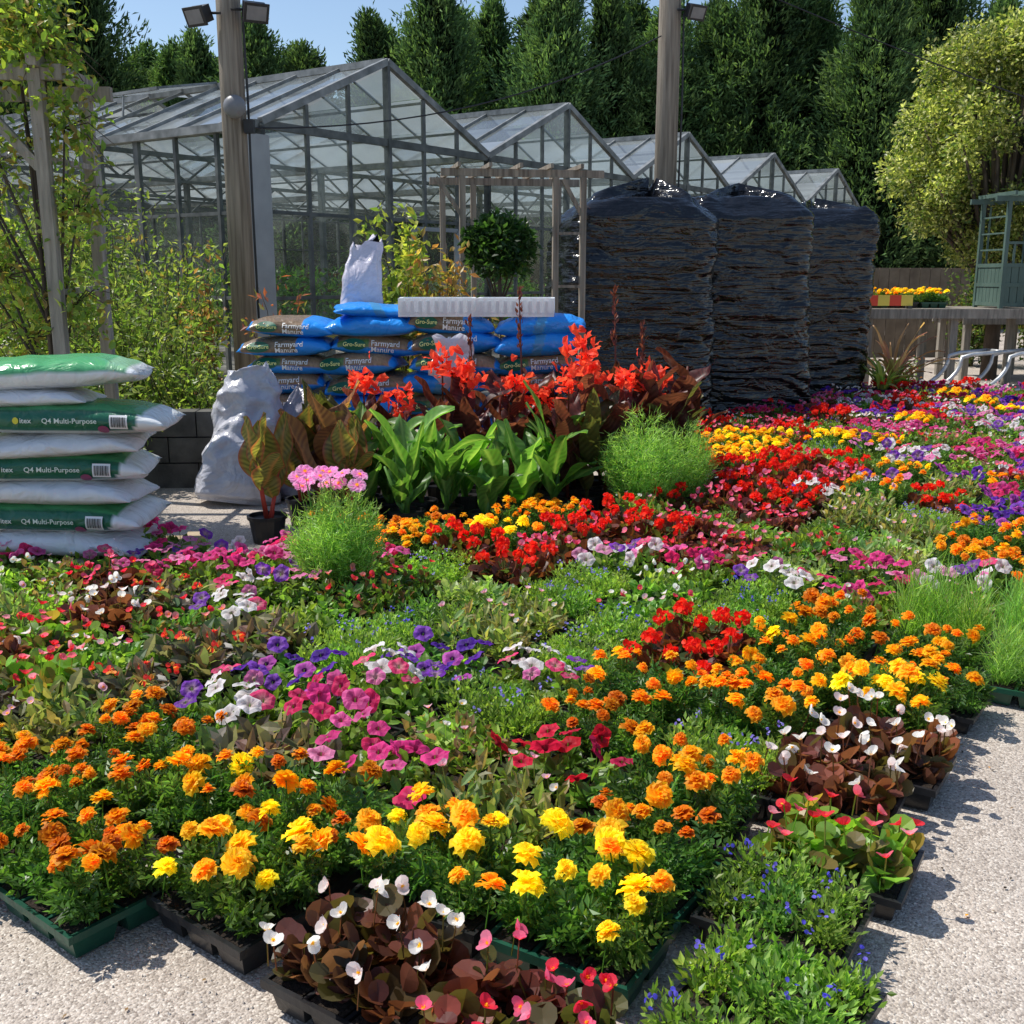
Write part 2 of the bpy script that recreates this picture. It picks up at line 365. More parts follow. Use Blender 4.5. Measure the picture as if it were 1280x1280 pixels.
GRN=[(.13,.25,.045),(.16,.30,.055),(.10,.20,.04)]
DKG=[(.075,.17,.04),(.11,.22,.05),(.065,.145,.035)]
LTG=[(.23,.38,.07),(.30,.45,.09),(.17,.30,.06)]
KINDS={}
def build_kind(code,n):
    vs=[]
    for i in range(n):
        fo=MB(); fl=MB(); newplants(.2 if code in 'oyrg' else .3)
        if code in 'oyrg':
            foliage(fo,430,PINN,.072,1.0,.080,.14,DKG+[(.13,.25,.05)],upb=.3)
            H=heads((16,13,19,12)[i%4] if code!='y' else 14,.1,.165,.045 if code!='y' else .055)
            if code=='o':
                k=len(H)*2//3
                marigold(fl,H[:k],.032,(.84,.33,.005),(.92,.42,.006),(.95,.50,.015)); marigold(fl,H[k:],.032,(.62,.16,.006),(.84,.27,.006),(.92,.48,.02))
            if code=='y': marigold(fl,H,.040,(.86,.50,.008),(.91,.60,.012),(.95,.68,.03),nl=(11,10,8,6))
            if code=='r':
                k=len(H)*2//3
                marigold(fl,H[:k],.033,(.58,.15,.008),(.38,.04,.006),(.84,.32,.01))
                marigold(fl,H[k:],.033,(.84,.34,.006),(.80,.24,.005),(.9,.45,.01))
            if code=='g':
                k=len(H)//2
                marigold(fl,H[:k],.037,(.88,.52,.008),(.91,.58,.01),(.94,.66,.02))
                marigold(fl,H[k:],.034,(.60,.17,.008),(.88,.32,.005),(.93,.50,.015))
            stems(fo,H,DKG)
        elif code in 'pukR':
            foliage(fo,330,LEAF8,.05,.6,.080,.12,GRN+LTG[:1])
            H=heads(12,.1,.145,.062)
            pal={'p':[(.85,.20,.50),(.86,.82,.84),(.22,.04,.50),(.88,.34,.58),(.8,.05,.2),(.86,.82,.84)],
                 'u':[(.10,.02,.38),(.14,.02,.45),(.30,.09,.6),(.6,.10,.5)],
                 'k':[(.82,.06,.30),(.86,.14,.42),(.86,.30,.52),(.78,.03,.15)],
                 'R':[(.70,.012,.03),(.76,.02,.07),(.62,.015,.10)]}[code]
            thr={'p':(.55,.4,.35),'u':(.03,.0,.08),'k':(.4,.03,.12),'R':(.2,.004,.015)}[code]
            petunia(fl,H,.043,pal,thr); stems(fo,H,GRN,.08)
        elif code in 'Bbes':
            pal={'B':[(.14,.05,.042),(.21,.08,.055),(.10,.075,.035)],'b':[(.16,.045,.04),(.24,.07,.055),(.11,.10,.035)],
                 'e':[(.18,.35,.06),(.24,.42,.07),(.26,.20,.06)],'s':[(.13,.04,.03),(.19,.06,.035),(.09,.12,.035)]}[code]
            foliage(fo,200,ROUND,.060 if code!='s' else .055,1.0,.082,.12,pal,upb=.25,flat=.8)
            if code=='s':
                H=heads(8,.1,.17,.075); clusterflower(fl,H,.028,[(.80,.025,.012),(.86,.06,.02),(.68,.015,.012)],24,.026)
            else:
                H=heads(18,.1,.15,.038)
                fp={'B':[(.86,.84,.80),(.88,.86,.82),(.84,.74,.72)],'b':[(.78,.03,.07),(.82,.12,.24),(.84,.25,.38)],'e':[(.82,.14,.2),(.76,.04,.06),(.84,.32,.38)]}[code]
                begflower(fl,H,.026,fp)
            stems(fo,H,pal,.08)
        elif code=='l':
            foliage(fo,2000,LEAF4,.025,.46,.094,.120*(1+.08*i),LTG if i%2 else LTG+GRN[:2],upb=.7)
            H=heads(9,.1,.130,.04); P=np.repeat(H,5,0)+R.normal(0,.009,(len(H)*5,3))
            scatter(fl,*ROUND,P,rdir(len(P),0),R.normal(0,.5,(len(P),3))+[0,0,1],.011,.010,cols(len(P),[[(.10,.09,.65),(.18,.14,.7)],[(.35,.3,.75),(.25,.2,.7)]][i%2]))
        elif code=='v':
            pal=[LTG,[(.25,.30,.10),(.18,.24,.09),(.30,.26,.12)],[(.14,.26,.05),(.19,.32,.07),(.11,.19,.05)],[(.30,.42,.14),(.36,.46,.2),(.22,.34,.1)],LTG+[(.24,.15,.09)]][i%5]
            foliage(fo,[560,340,800,460,400][i%5],LEAF8 if i%5!=2 else LEAF4,[.045,.058,.030,.050,.055][i%5],[.5,.42,.4,.6,.5][i%5],.086,[.12,.16,.10,.13,.15][i%5],pal,upb=.6)
            if i%5 in (1,4):
                H=heads(5,.1,.15,.06); begflower(fl,H,.018,[(.82,.8,.76),(.82,.5,.6)]); stems(fo,H,pal,.06)
        elif code=='n':
            foliage(fo,420,LEAF8,.045,.6,.084,.11,[GRN+LTG,GRN+[(.2,.12,.06)],LTG][i%3],upb=.4)
            H=heads(12,.1,.14,.05); begflower(fl,H,.021,[[(.85,.83,.8),(.84,.6,.65),(.8,.08,.14)],[(.8,.05,.08),(.82,.3,.3)],[(.85,.84,.8)]][i%3])
        elif code=='d':
            foliage(fo,240,LEAF8,.078,.5,.080,.16,[(.17,.14,.12),(.24,.20,.16),(.12,.18,.07),(.18,.11,.10),(.28,.31,.17)],upb=.5)
            if i%2: H=heads(5,.1,.15,.07); clusterflower(fl,H,.02,[(.8,.05,.04),(.85,.35,.06)],10,.02)
        elif code=='f':
            foliage(fo,2800,NEEDLE,.085,.04,.11,.30,[(.26,.42,.10),(.34,.50,.14),(.20,.34,.07)],upb=.9)
        vs.append((fo.mesh(NM[code][0]+'_foliage',[LEAF]), fl.mesh(NM[code][0]+'_blossom',[PETAL]) if fl.v else None))
    KINDS[code]=vs
NM={'o':('marigold','tray of orange french marigolds on the gravel'),'y':('marigold','tray of large yellow marigolds on the gravel'),
 'r':('marigold','tray of rust red and orange marigolds'),'g':('marigold','tray of mixed gold and orange marigolds'),
 'p':('petunia','tray of mixed pink, white and purple petunias'),'u':('petunia','tray of deep purple petunias'),
 'k':('petunia','tray of bright pink petunias'),'R':('petunia','tray of crimson red petunias'),
 'B':('begonia','tray of bronze-leaved begonias with white flowers'),'b':('begonia','tray of bronze-leaved begonias with pink-red flowers'),
 'e':('begonia','tray of green-leaved begonias with pink flowers'),'s':('geranium','tray of scarlet geraniums with dark leaves'),
 'l':('lobelia','tray of fine green lobelia with tiny blue flowers'),'v':('bedding_plant','tray of fresh green bedding plants barely in bloom'),
 'n':('busy_lizzie','tray of green plants with small pale flowers'),'d':('dahlia','tray of dark purplish-leaved dahlia plants'),
 'f':('cosmos','tray of tall feathery light green cosmos')}
for k in NM: build_kind(k,{'f':2,'e':2,'R':2,'o':4,'y':4,'r':4,'g':4,'v':5,'l':4}.get(k,3))

PLAN=[(0,'lbByrogyo'),(0,'lyyrgrgodo'),(0,'lrvkdrvdevn'),(0,'eoRvkpdeBvn'),(0,'BlrlpudnevB'),(0,'BoopuldnBvne'),(0,'yoslvlvpdbvk'),(0,'ogslvvnpkkpk'),
(-1,'forlnlvnpkpk'),(-1,'ffvlnlslkk'),(-1,'fvkpkpbsgo'),(-1,'rpkvbbsyo'),(-1,'oovnbsbo'),(-1,'orvvvbso'),(-1,'oogvbbs'),(-1,'guvvsbs'),
(-1,'uuovsss'),(-1,'uupovss'),(-1,'puvpbsss'),(-1,'pouvbsss'),(-1,'puuvssys'),(-1,'ppvpvsyys'),(-1,'puvpvvyy'),(-1,'pkkppyyy'),
(-1,'vkkvpybyb'),(-1,'vpkuvyybb'),(-1,'vpvvnksbs'),(-1,'vpvvkpnbns'),(-1,'vpppkkssn'),(0,'vvppssss'),(0,'pppRpssb'),(0,'vuskRsss'),
(0,'pkpspsbs'),(0,'kkskpsbb'),(0,'kunkpskp'),(0,'kpksbpb'),(0,'pnpRssp'),(0,'kupsvps'),(0,'pRpspsp'),(0,'pvpsssp'),(0,'kpnpRsp'),(0,'ppkspp')]
ga=math.radians(29.5); AX=(math.sin(ga),math.cos(ga)); BX=(-AX[1],AX[0])
OX,OY=.46,1.53
def make_tray(k,loc,rz,sc=1.0,label=None,group='trays of bedding plants laid out for sale'):
    base=obj(NM[k][0]+'_tray',None,loc,rz,sc,label=label or NM[k][1],category='plant tray',group=group)
    base.empty_display_size=.1
    obj('seedling_tray',TRAY_GR if random.random()<.22 else TRAY_B,parent=base)
    fo,fl=random.choice(KINDS[k]); a=random.choice((0,math.pi))
    obj('foliage',fo,rz=a,parent=base)
    if fl: obj('blossom',fl,rz=a,parent=base)
    return base
EDGE=[.02,-.05,.03,-.04,.07,-.03,.05,-.06]
for i,(st,row) in enumerate(PLAN):
    for q,k in enumerate(row):
        j=st+q
        if i>28 and k in 'pks' : k=random.choice(k+k+'pkusRvnyB')
        elif 13<i<=28 and random.random()<.28: k=random.choice('vnlbpvskg')
        ish=-.07*min(max(j-3,0),4)
        jog=(-.03,-.06,-.05,.04,-.04,.03,0,-.03,.02)[j%9] if i==0 else random.uniform(-.012,.012)
        ii=(i+.5)*.33+ish+jog; jj=(j+.5)*.405+random.uniform(-.008,.008)
        if i==0 and j in (1,2): jj-=.035+.02*(j==2)
        if j==0 and i<8: jj+=EDGE[i]*.9-(.05 if i==0 else 0)
        x=OX+AX[0]*ii+BX[0]*jj; y=OY+AX[1]*ii+BX[1]*jj
        rz=-ga+random.uniform(-.07,.07)-(.10 if i==0 and j>2 else .05)
        if j==0 and 0<i<8: rz+=random.uniform(-.08,.08)
        s=random.uniform(.86,1.12)
        make_tray(k,(x,y,0.006),rz,(1,1,s))

# ------------------------------------------------------------------ ground
def ground():
    m,nt,out=new_mat('gravel_material'); L=nt.links
    tc=N(nt,'ShaderNodeTexCoord')
    v=N(nt,'ShaderNodeTexVoronoi'); v.inputs['Scale'].default_value=165; L.new(tc.outputs['Object'],v.inputs['Vector'])
    v2=N(nt,'ShaderNodeTexVoronoi'); v2.inputs['Scale'].default_value=75; L.new(tc.outputs['Object'],v2.inputs['Vector'])
    n=N(nt,'ShaderNodeTexNoise'); n.inputs['Scale'].default_value=1.3; n.inputs['Detail'].default_value=8; L.new(tc.outputs['Object'],n.inputs['Vector'])
    sep=N(nt,'ShaderNodeSeparateColor'); L.new(v.outputs['Color'],sep.inputs[0])
    r=ramp(nt,[(0.0,(.28,.24,.21)),(.4,(.47,.415,.365)),(.8,(.57,.51,.455)),(1.0,(.72,.67,.61))]); L.new(sep.outputs[0],r.inputs[0])
    r2=ramp(nt,[(.3,(.76,.74,.72)),(.7,(1.06,1.03,.99))]); L.new(n.outputs[0],r2.inputs[0])
    mx=N(nt,'ShaderNodeMix',data_type='RGBA',blend_type='MULTIPLY'); mx.inputs[0].default_value=1
    L.new(r.outputs[0],mx.inputs[6]); L.new(r2.outputs[0],mx.inputs[7])
    p=N(nt,'ShaderNodeBsdfPrincipled'); p.inputs['Roughness'].default_value=.9; p.inputs['Specular IOR Level'].default_value=.2
    L.new(mx.outputs[2],p.inputs['Base Color'])
    a=N(nt,'ShaderNodeMath',operation='MULTIPLY'); a.inputs[1].default_value=.7; L.new(v2.outputs['Distance'],a.inputs[0])
    b0=N(nt,'ShaderNodeMath',operation='ADD'); L.new(v.outputs['Distance'],b0.inputs[0]); L.new(a.outputs[0],b0.inputs[1])
    b=N(nt,'ShaderNodeBump',invert=True); b.inputs['Strength'].default_value=.6; b.inputs['Distance'].default_value=.005
    L.new(b0.outputs[0],b.inputs['Height']); L.new(b.outputs[0],p.inputs['Normal']); L.new(p.outputs[0],out.inputs[0])
    mb=MB(); s=150; mb.add([(-s,-30,0),(s,-30,0),(s,2*s,0),(-s,2*s,0)],[(0,1,2,3)])
    obj('ground',mb.mesh('ground',[m]),kind='structure')
    mb=MB(); n=11000
    P=np.stack([R.uniform(-2.4,3.4,n),R.uniform(1.3,5.2,n),np.full(n,.001)],1)
    ia=(P[:,0]-OX)*AX[0]+(P[:,1]-OY)*AX[1]; ib=(P[:,0]-OX)*BX[0]+(P[:,1]-OY)*BX[1]
    P=P[(ia<.02)|(ib<.03)]
    n=len(P); base=np.array([(1,0,0),(-1,0,0),(0,1,0),(0,-1,0),(0,0,1),(0,0,-.3)],float)
    rad=R.uniform(.002,.0050,n)
    V=P[:,None,:]+base[None]*rad[:,None,None]*R.uniform(.6,1.3,(n,6,1))
    F=np.array([(0,2,4),(2,1,4),(1,3,4),(3,0,4),(2,0,5),(1,2,5),(3,1,5),(0,3,5)])
    A=(F[None]+(np.arange(n)*6)[:,None,None]).reshape(-1,3)
    mb.add(V.reshape(-1,3),A,np.repeat(cols(n,[(.44,.39,.35),(.55,.50,.45),(.66,.61,.55),(.34,.30,.27)]),6,0))
    n2=260; P=np.stack([R.uniform(-1.6,2.2,n2),R.uniform(1.6,4.4,n2),np.full(n2,.006)],1)
    ia=(P[:,0]-OX)*AX[0]+(P[:,1]-OY)*AX[1]; ib=(P[:,0]-OX)*BX[0]+(P[:,1]-OY)*BX[1]
    P=P[((ia<0)&(ia>-.3))|((ib<0)&(ib>-.25))]
    obj('gravel',mb.mesh('gravel',[mat_attr('pebble_material',.85,0,.25,0,spec=.2)]),kind='stuff',label='loose beige gravel stones scattered beside the plant trays',category='gravel')
    mb=MB(); nn=len(P)
    scatter(mb,*LEAF4,P,R.normal(0,1,(nn,3))*[1,1,.05],np.tile([0,0,1.0],(nn,1))+R.normal(0,.2,(nn,3)),R.uniform(.008,.02,nn),.009,cols(nn,[(.8,.35,.01),(.05,.035,.02),(.3,.2,.1),(.85,.6,.05),(.04,.03,.02)]))
    obj('fallen_petals',mb.mesh('fallen_petals',[PETAL]),kind='stuff',label='fallen petals and crumbs of compost on the gravel',category='petals')
    g=mat_noise('rough_grass_material',(.05,.08,.025),(.10,.13,.05),3,.95,.6,20)
    mb=MB(); mb.add([(-60,28,.004),(70,40,.004),(70,140,.004),(-60,140,.004)],[(0,1,2,3)]); obj('grass_ground',mb.mesh('grass_ground',[g]),kind='structure')
ground()

# ------------------------------------------------------------------ bags
def bag_prof(u,pinch):
    au=abs(u)
    return pinch+(1-pinch)*max(0,1-au**3.2)**.62
def bag_mesh(name,L,Dp,T,colf,mat=BAGM,pinch=.10,nu=56,nv=36,seed=0,droop=.02,crump=.007):
    rg=np.random.default_rng(seed); mb=MB(); V=[];C=[]
    ph=rg.uniform(0,6,6)
    for i in range(nu+1):
        u=-1+2*i/nu
        au=abs(u)
        m=bag_prof(u,pinch); k=1-.05*au**6
        if au>.985: m=.035
        for j in range(nv):
            th=2*math.pi*j/nv; c,s_=math.cos(th),math.sin(th)
            y=Dp/2*k*math.copysign(abs(c)**.62,c); z=T/2*m*math.copysign(abs(s_)**.8,s_)
            x=u*L/2
            nz=mnoise.noise(Vector((x*6+seed*3,y*6,z*9)))+.5*mnoise.noise(Vector((x*15+seed,y*12,z*14)))
            y+=nz*crump*.8*math.copysign(1,y); z+=nz*crump*(1 if s_>0 else .4)
            V.append((x+.010*math.sin(5*th+ph[2])*au**8,y,z+T/2-droop*au**5+.014*au**6*math.sin(3*c+ph[3])))
            C.append(colf(u,c,s_,rg))
    F=[(i*nv+j,i*nv+(j+1)%nv,(i+1)*nv+(j+1)%nv,(i+1)*nv+j) for i in range(nu) for j in range(nv)]
    F.append(tuple(range(nv))[::-1]); F.append(tuple(nu*nv+j for j in range(nv)))
    mb.add(V,F,np.array(C))
    return mb.mesh(name,[mat],True)
def text_pts(body,size):
    cu=bpy.data.curves.new('t','FONT'); cu.body=body; cu.size=size; cu.resolution_u=3; cu.align_x='LEFT'; cu.offset=size*.012
    o=bpy.data.objects.new('t',cu); COL.objects.link(o); dg=bpy.context.evaluated_depsgraph_get(); dg.update()
    me=bpy.data.meshes.new_from_object(o.evaluated_get(dg)); 
    V=np.array([v.co[:] for v in me.vertices]).reshape(-1,3); F=[tuple(p.vertices) for p in me.polygons]
    bpy.data.objects.remove(o); bpy.data.curves.remove(cu); bpy.data.meshes.remove(me)
    return V,F
def print_on_bag(mb,V2,F,x0,z0,L,Dp,T,pinch,col,lift=.010):
    out=[]
    for x,z in V2[:,:2]:
        X=x0+x; Z=z0+z; u=min(.97,abs(X)/(L/2)); m=bag_prof(u,pinch)
        s_=min(.98,(abs(Z-T/2)/(T/2*m))**(1/.8)); c=math.sqrt(1-s_*s_)
        out.append((X,-(Dp/2*(1-.05*u**6)*c**.62*1.004+lift),Z-.02*u**5))
    mb.add(out,[tuple(f) for f in F],col)
def rect(x0,z0,w,h,nx=6,nz=6):
    V=[(x0+w*i/nx,z0+h*j/nz) for i in range(nx+1) for j in range(nz+1)]
    F=[(i*(nz+1)+j,(i+1)*(nz+1)+j,(i+1)*(nz+1)+j+1,i*(nz+1)+j+1) for i in range(nx) for j in range(nz)]
    return np.array(V),F
def ellipse(x,z,a,b,k=24):
    V=[(x,z)]+[(x+a*math.cos(2*math.pi*i/k),z+b*math.sin(2*math.pi*i/k)) for i in range(k)]
    return np.array(V),[(0,i+1,(i+1)%k+1) for i in range(k)]
gL,gD,gT=1.08,.58,.18
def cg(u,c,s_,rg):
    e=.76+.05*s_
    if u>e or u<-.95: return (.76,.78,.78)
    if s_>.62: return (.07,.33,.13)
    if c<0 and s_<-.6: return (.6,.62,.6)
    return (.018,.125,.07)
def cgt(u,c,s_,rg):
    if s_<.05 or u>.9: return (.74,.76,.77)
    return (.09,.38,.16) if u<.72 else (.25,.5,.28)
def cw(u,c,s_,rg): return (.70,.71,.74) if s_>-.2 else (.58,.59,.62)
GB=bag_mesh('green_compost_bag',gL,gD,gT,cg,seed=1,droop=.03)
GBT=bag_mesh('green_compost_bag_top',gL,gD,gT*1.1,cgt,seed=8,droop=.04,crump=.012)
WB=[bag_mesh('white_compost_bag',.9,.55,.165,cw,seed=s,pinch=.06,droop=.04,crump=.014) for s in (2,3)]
GPR=[]
mb=MB(); V,F=text_pts('itex',.038); print_on_bag(mb,V,F,-.17,.078,gL,gD,gT,.1,(.75,.8,.75)); 
V,F=ellipse(-.19,.09,.015,.018); print_on_bag(mb,V,F,0,0,gL,gD,gT,.1,(.7,.62,.05)); GPR.append(('brand_lettering',mb.mesh('brand_lettering',[PRINT])))
mb=MB(); V,F=text_pts('Q4 Multi-Purpose',.038); print_on_bag(mb,V,F,-.06,.078,gL,gD,gT,.1,(.70,.78,.70)); GPR.append(('product_lettering',mb.mesh('product_lettering',[PRINT])))
mb=MB()
V,F=ellipse(0.245,.045,.028,.022); print_on_bag(mb,V,F,0,0,gL,gD,gT,.1,(.28,.06,.14))
V,F=rect(.28,.05,.09,.075); print_on_bag(mb,V,F,0,0,gL,gD,gT,.1,(.8,.8,.8))
x=.288
while x<.362:
    w=random.choice((.002,.003,.0045)); V,F=rect(x,.06,w,.055,1,5); print_on_bag(mb,V,F,0,0,gL,gD,gT,.1,(.02,.02,.02),.012); x+=w+random.choice((.0022,.0035))
GPR.append(('barcode',mb.mesh('barcode',[PRINT])))
def pallet(loc,rz,w,d,label):
    mb=MB()
    for k in range(6): mb.box((-w/2+k*(w-.1)/5,-d/2,.10),(-w/2+k*(w-.1)/5+.1,d/2,.122))
    for y in (-d/2,-.045,d/2-.09): mb.box((-w/2,y,.0795),(w/2,y+.09,.0995)); 
    for y in (-d/2,-.045,d/2-.09):
        for x in (-w/2,-.07,w/2-.14): mb.box((x,y,.021),(x+.14,y+.09,.079))
        mb.box((-w/2,y,.0),(w/2,y+.09,.0205))
    return obj('pallet',mb.mesh('pallet',[PALLETM]),loc,rz,label=label,category='pallet')
sx,sy=-2.56,5.80; srz=.06
pallet((sx+.12,sy-.03,.002),srz,1.3,.74,'wooden pallet under the stacked compost bags')
z=.126
random.seed(17)
for i,(t,h) in enumerate([('w',.145),('g',.16),('w',.135),('g',.16),('w',.12),('g',.16),('w',.10),('g2',.15)]):
    dx=random.uniform(-.03,.03)
    tilt=(random.uniform(-.04,.04),random.uniform(-.045,.045),srz+random.uniform(-.11,.11))
    if t=='w':
        b=obj('compost_bag',WB[i//2%2],(sx+.12+dx-(.3 if i==6 else 0),sy-.02,z),0,(1,1,h/.155),rot=tilt,label='white plastic compost bag lying in a stack',category='bag',group='bags stacked on the compost pallet')
    elif t=='g':
        b=obj('compost_bag',GB,(sx+.03+dx+(.12 if i==5 else 0),sy,z),0,(1,1,h/.165),rot=tilt,label='green and white bag of multi-purpose compost in a stack',category='bag',group='bags stacked on the compost pallet')
        for nm_,me_ in GPR: obj(nm_,me_,parent=b)
    else:
        b=obj('compost_bag',GBT,(sx+.02,sy+.03,z),0,(1,1,.85),rot=tilt,label='top green compost bag of the stack with white underside',category='bag',group='bags stacked on the compost pallet')
    z+=h*.90
# blue manure bags
mL,mD,mT=.66,.5,.16
BLU=(.018,.27,.80)
def cb(u,c,s_,rg):
    if abs(u)>.86: return BLU
    if s_<-.15: return BLU
    q=rg.random()
    return (.26+.12*q,.16+.08*q,.09+.04*q) if (u>-.2 or s_>.6) else (.09+.06*q,.17+.09*q,.06)
def cb2(u,c,s_,rg):
    q=rg.random()
    if u>.3 or u<-.9: return BLU
    return (.17+.1*q,.12+.06*q,.07+.04*q) if s_>-.4 else BLU
def cb3(u,c,s_,rg): return BLU if abs(u+.1*s_)>.12 else (.06,.28,.55)
def cb4(u,c,s_,rg): return BLU if s_>-.75 else (.2,.35,.6)
MBG=[bag_mesh('manure_bag_body',mL,mD,mT,f,seed=5+i,droop=.015,crump=.007 if i<2 else .018) for i,f in enumerate((cb,cb2,cb3,cb4))]
def mprint():
    mb=MB()
    V,F=ellipse(-.17,.09,.085,.042); print_on_bag(mb,V,F,0,0,mL,mD,mT,.1,(.01,.12,.07))
    V,F=text_pts('Gro-Sure',.042); print_on_bag(mb,V,F,-.25,.078,mL,mD,mT,.1,(.85,.85,.3),.013)
    r=[mb.mesh('oval_logo',[PRINT])]
    for body,zz in (('Farmyard',.089),('Manure',.044)):
        mb=MB(); V,F=text_pts(body,.054); print_on_bag(mb,V,F,-.05,zz,mL,mD,mT,.1,(.88,.88,.85)); r.append(mb.mesh('lettering',[PRINT]))
    return r
MP=mprint()
for px_ in (-1.42,-.12): pallet((px_,8.3,.002),.0,1.26,.6,'wooden pallet under blue manure bags')
random.seed(31)
for cix,cx in enumerate((-1.70,-1.09,-.46,.17)):
    z=.126
    for lay in range(8):
        v=random.choice((0,0,1,2,3,0))
        b=obj('manure_bag',MBG[v],(cx+random.uniform(-.07,.07),8.3+random.uniform(-.07,.06),z),rot=(random.uniform(-.06,.06),random.uniform(-.07,.07),random.uniform(-.13,.13)+(math.pi if v==2 else 0)),scale=(random.uniform(.95,1.08),1,random.uniform(.92,1.12)),label='blue and brown plastic bag of farmyard manure in a stack',category='bag',group='manure bags stacked on pallets')
        if v<2:
            obj('oval_logo',MP[0],parent=b); obj('lettering',MP[1],parent=b); obj('lettering',MP[2],parent=b)
        z+=.147
ztop=z
b=obj('manure_bag',MBG[2],(-1.02,8.33,ztop-.005),rot=(.03,.05,.15),label='blue bag lying on top of the manure stack',category='bag',group='manure bags stacked on pallets',scale=(1,1,.6))
def styro():
    m=MB(); w,d,h=.58,.42,.135; c=(.88,.89,.90)
    m.box((-w/2,-d/2,0),(w/2,d/2,.03),c)
    for y in (-d/2,d/2-.03): m.box((-w/2,y,.031),(w/2,y+.03,h),c)
    for x in (-w/2,w/2-.03): m.box((x,-d/2+.0305,.031),(x+.03,d/2-.0305,h-.002),c)
    m.box((-.015,-d/2+.031,.031),(.015,d/2-.031,h-.01),c)
    for k in range(9): m.box((-w/2+.03+k*.06,-d/2-.008,.02),(-w/2+.055+k*.06,-d/2-.0005,h-.02),c)
    return m.mesh('polystyrene_tray',[STYRO])
ST=styro()
for x,y,zz,r in ((-.56,8.25,0,.06),(.03,8.24,0,-.05)):
    obj('polystyrene_tray',ST,(x,y,ztop+.004+zz),r,label='white polystyrene tray on the manure bags',category='tray',group='polystyrene trays on the bag stack')
def standing_bag(name,loc,w,h,t,col,rz,lean,label,seed,crump=.05,slump=0.0):
    rg=np.random.default_rng(seed); m=MB(); V=[];C=[]; nu,nv=64,64; ph=rg.uniform(0,6,8)
    for i in range(nu+1):
        s_=i/nu; zz=s_*h
        th_=t*(1-.88*s_**1.6)*(1 if s_>.04 else .7); ww=w*(1+slump*(.5-s_)-.15*math.sin(s_*3+ph[0])*.6-.5*max(0,s_-.6))*(1 if s_>.03 else .9)
        for j in range(nv):
            a=2*math.pi*j/nv; c,q=math.cos(a),math.sin(a)
            x=ww/2*math.copysign(abs(c)**.7,c); y=th_/2*math.copysign(abs(q)**.75,q)
            pv=Vector((x*4+seed,y*4,zz*3)); r1=1-2*abs(mnoise.noise(pv)); r2=1-2*abs(mnoise.noise(pv*2.3+Vector((5,1,2)))); 
            dd=crump*(r1*.8+r2*.4-.4)*(.35+.65*min(1,s_*2))
            x+=dd*c; y+=dd*q+.03*math.sin(7*s_+ph[3])*s_
            V.append((x,y,zz+.05*math.sin(3*c+ph[4])*s_+.06*mnoise.noise(Vector((c*3,q*3,seed)))*s_**3)); C.append(np.array(col)*rg.uniform(.92,1.04))
    F=[(i*nv+j,i*nv+(j+1)%nv,(i+1)*nv+(j+1)%nv,(i+1)*nv+j) for i in range(nu) for j in range(nv)]
    F.append(tuple(range(nv))[::-1]); F.append(tuple(nu*nv+j for j in range(nv)))
    m.add(V,F,np.array(C))
    return obj(name,m.mesh(name,[SILVER],True),loc,rot=(lean,0.14,rz),label=label,category='bag')
standing_bag('refuse_bag',(-1.98,7.58,.0),.50,.96,.40,(.50,.50,.56),.1,-.18,'crumpled slumped whitish-grey plastic bag leaning on the manure stack',3,.085,.5)
standing_bag('refuse_bag',(-1.60,7.74,.0),.38,.78,.30,(.22,.21,.26),-.2,-.10,'crumpled dark silver bag beside the canna plants',9,.08,.3)
standing_bag('upright_bag',(-1.20,8.6,ztop-.02),.30,.58,.16,(.58,.56,.66),.2,-.05,'pale lilac bag standing on top of the manure stack',5,.03)
m=MB(); V=[];nx=8
for i in range(nx+1):
    for j in range(nx+1):
        s_=j/nx; V.append((-.14+.28*i/nx+.03*math.sin(s_*5),-.03*math.sin(i*.9)-.02*math.sin(j*1.3)-.03,-.38*s_*(1-.25*abs(i-4)/4)+.02*math.sin(i*1.3)))
m.add(V,[(i*9+j,(i+1)*9+j,(i+1)*9+j+1,i*9+j+1) for i in range(8) for j in range(8)],(.66,.66,.72))
obj('empty_bag',m.mesh('empty_bag',[SILVER],True),(-.45,7.96,ztop-.13),.1,label='white empty sack draped over the manure bags',category='bag')

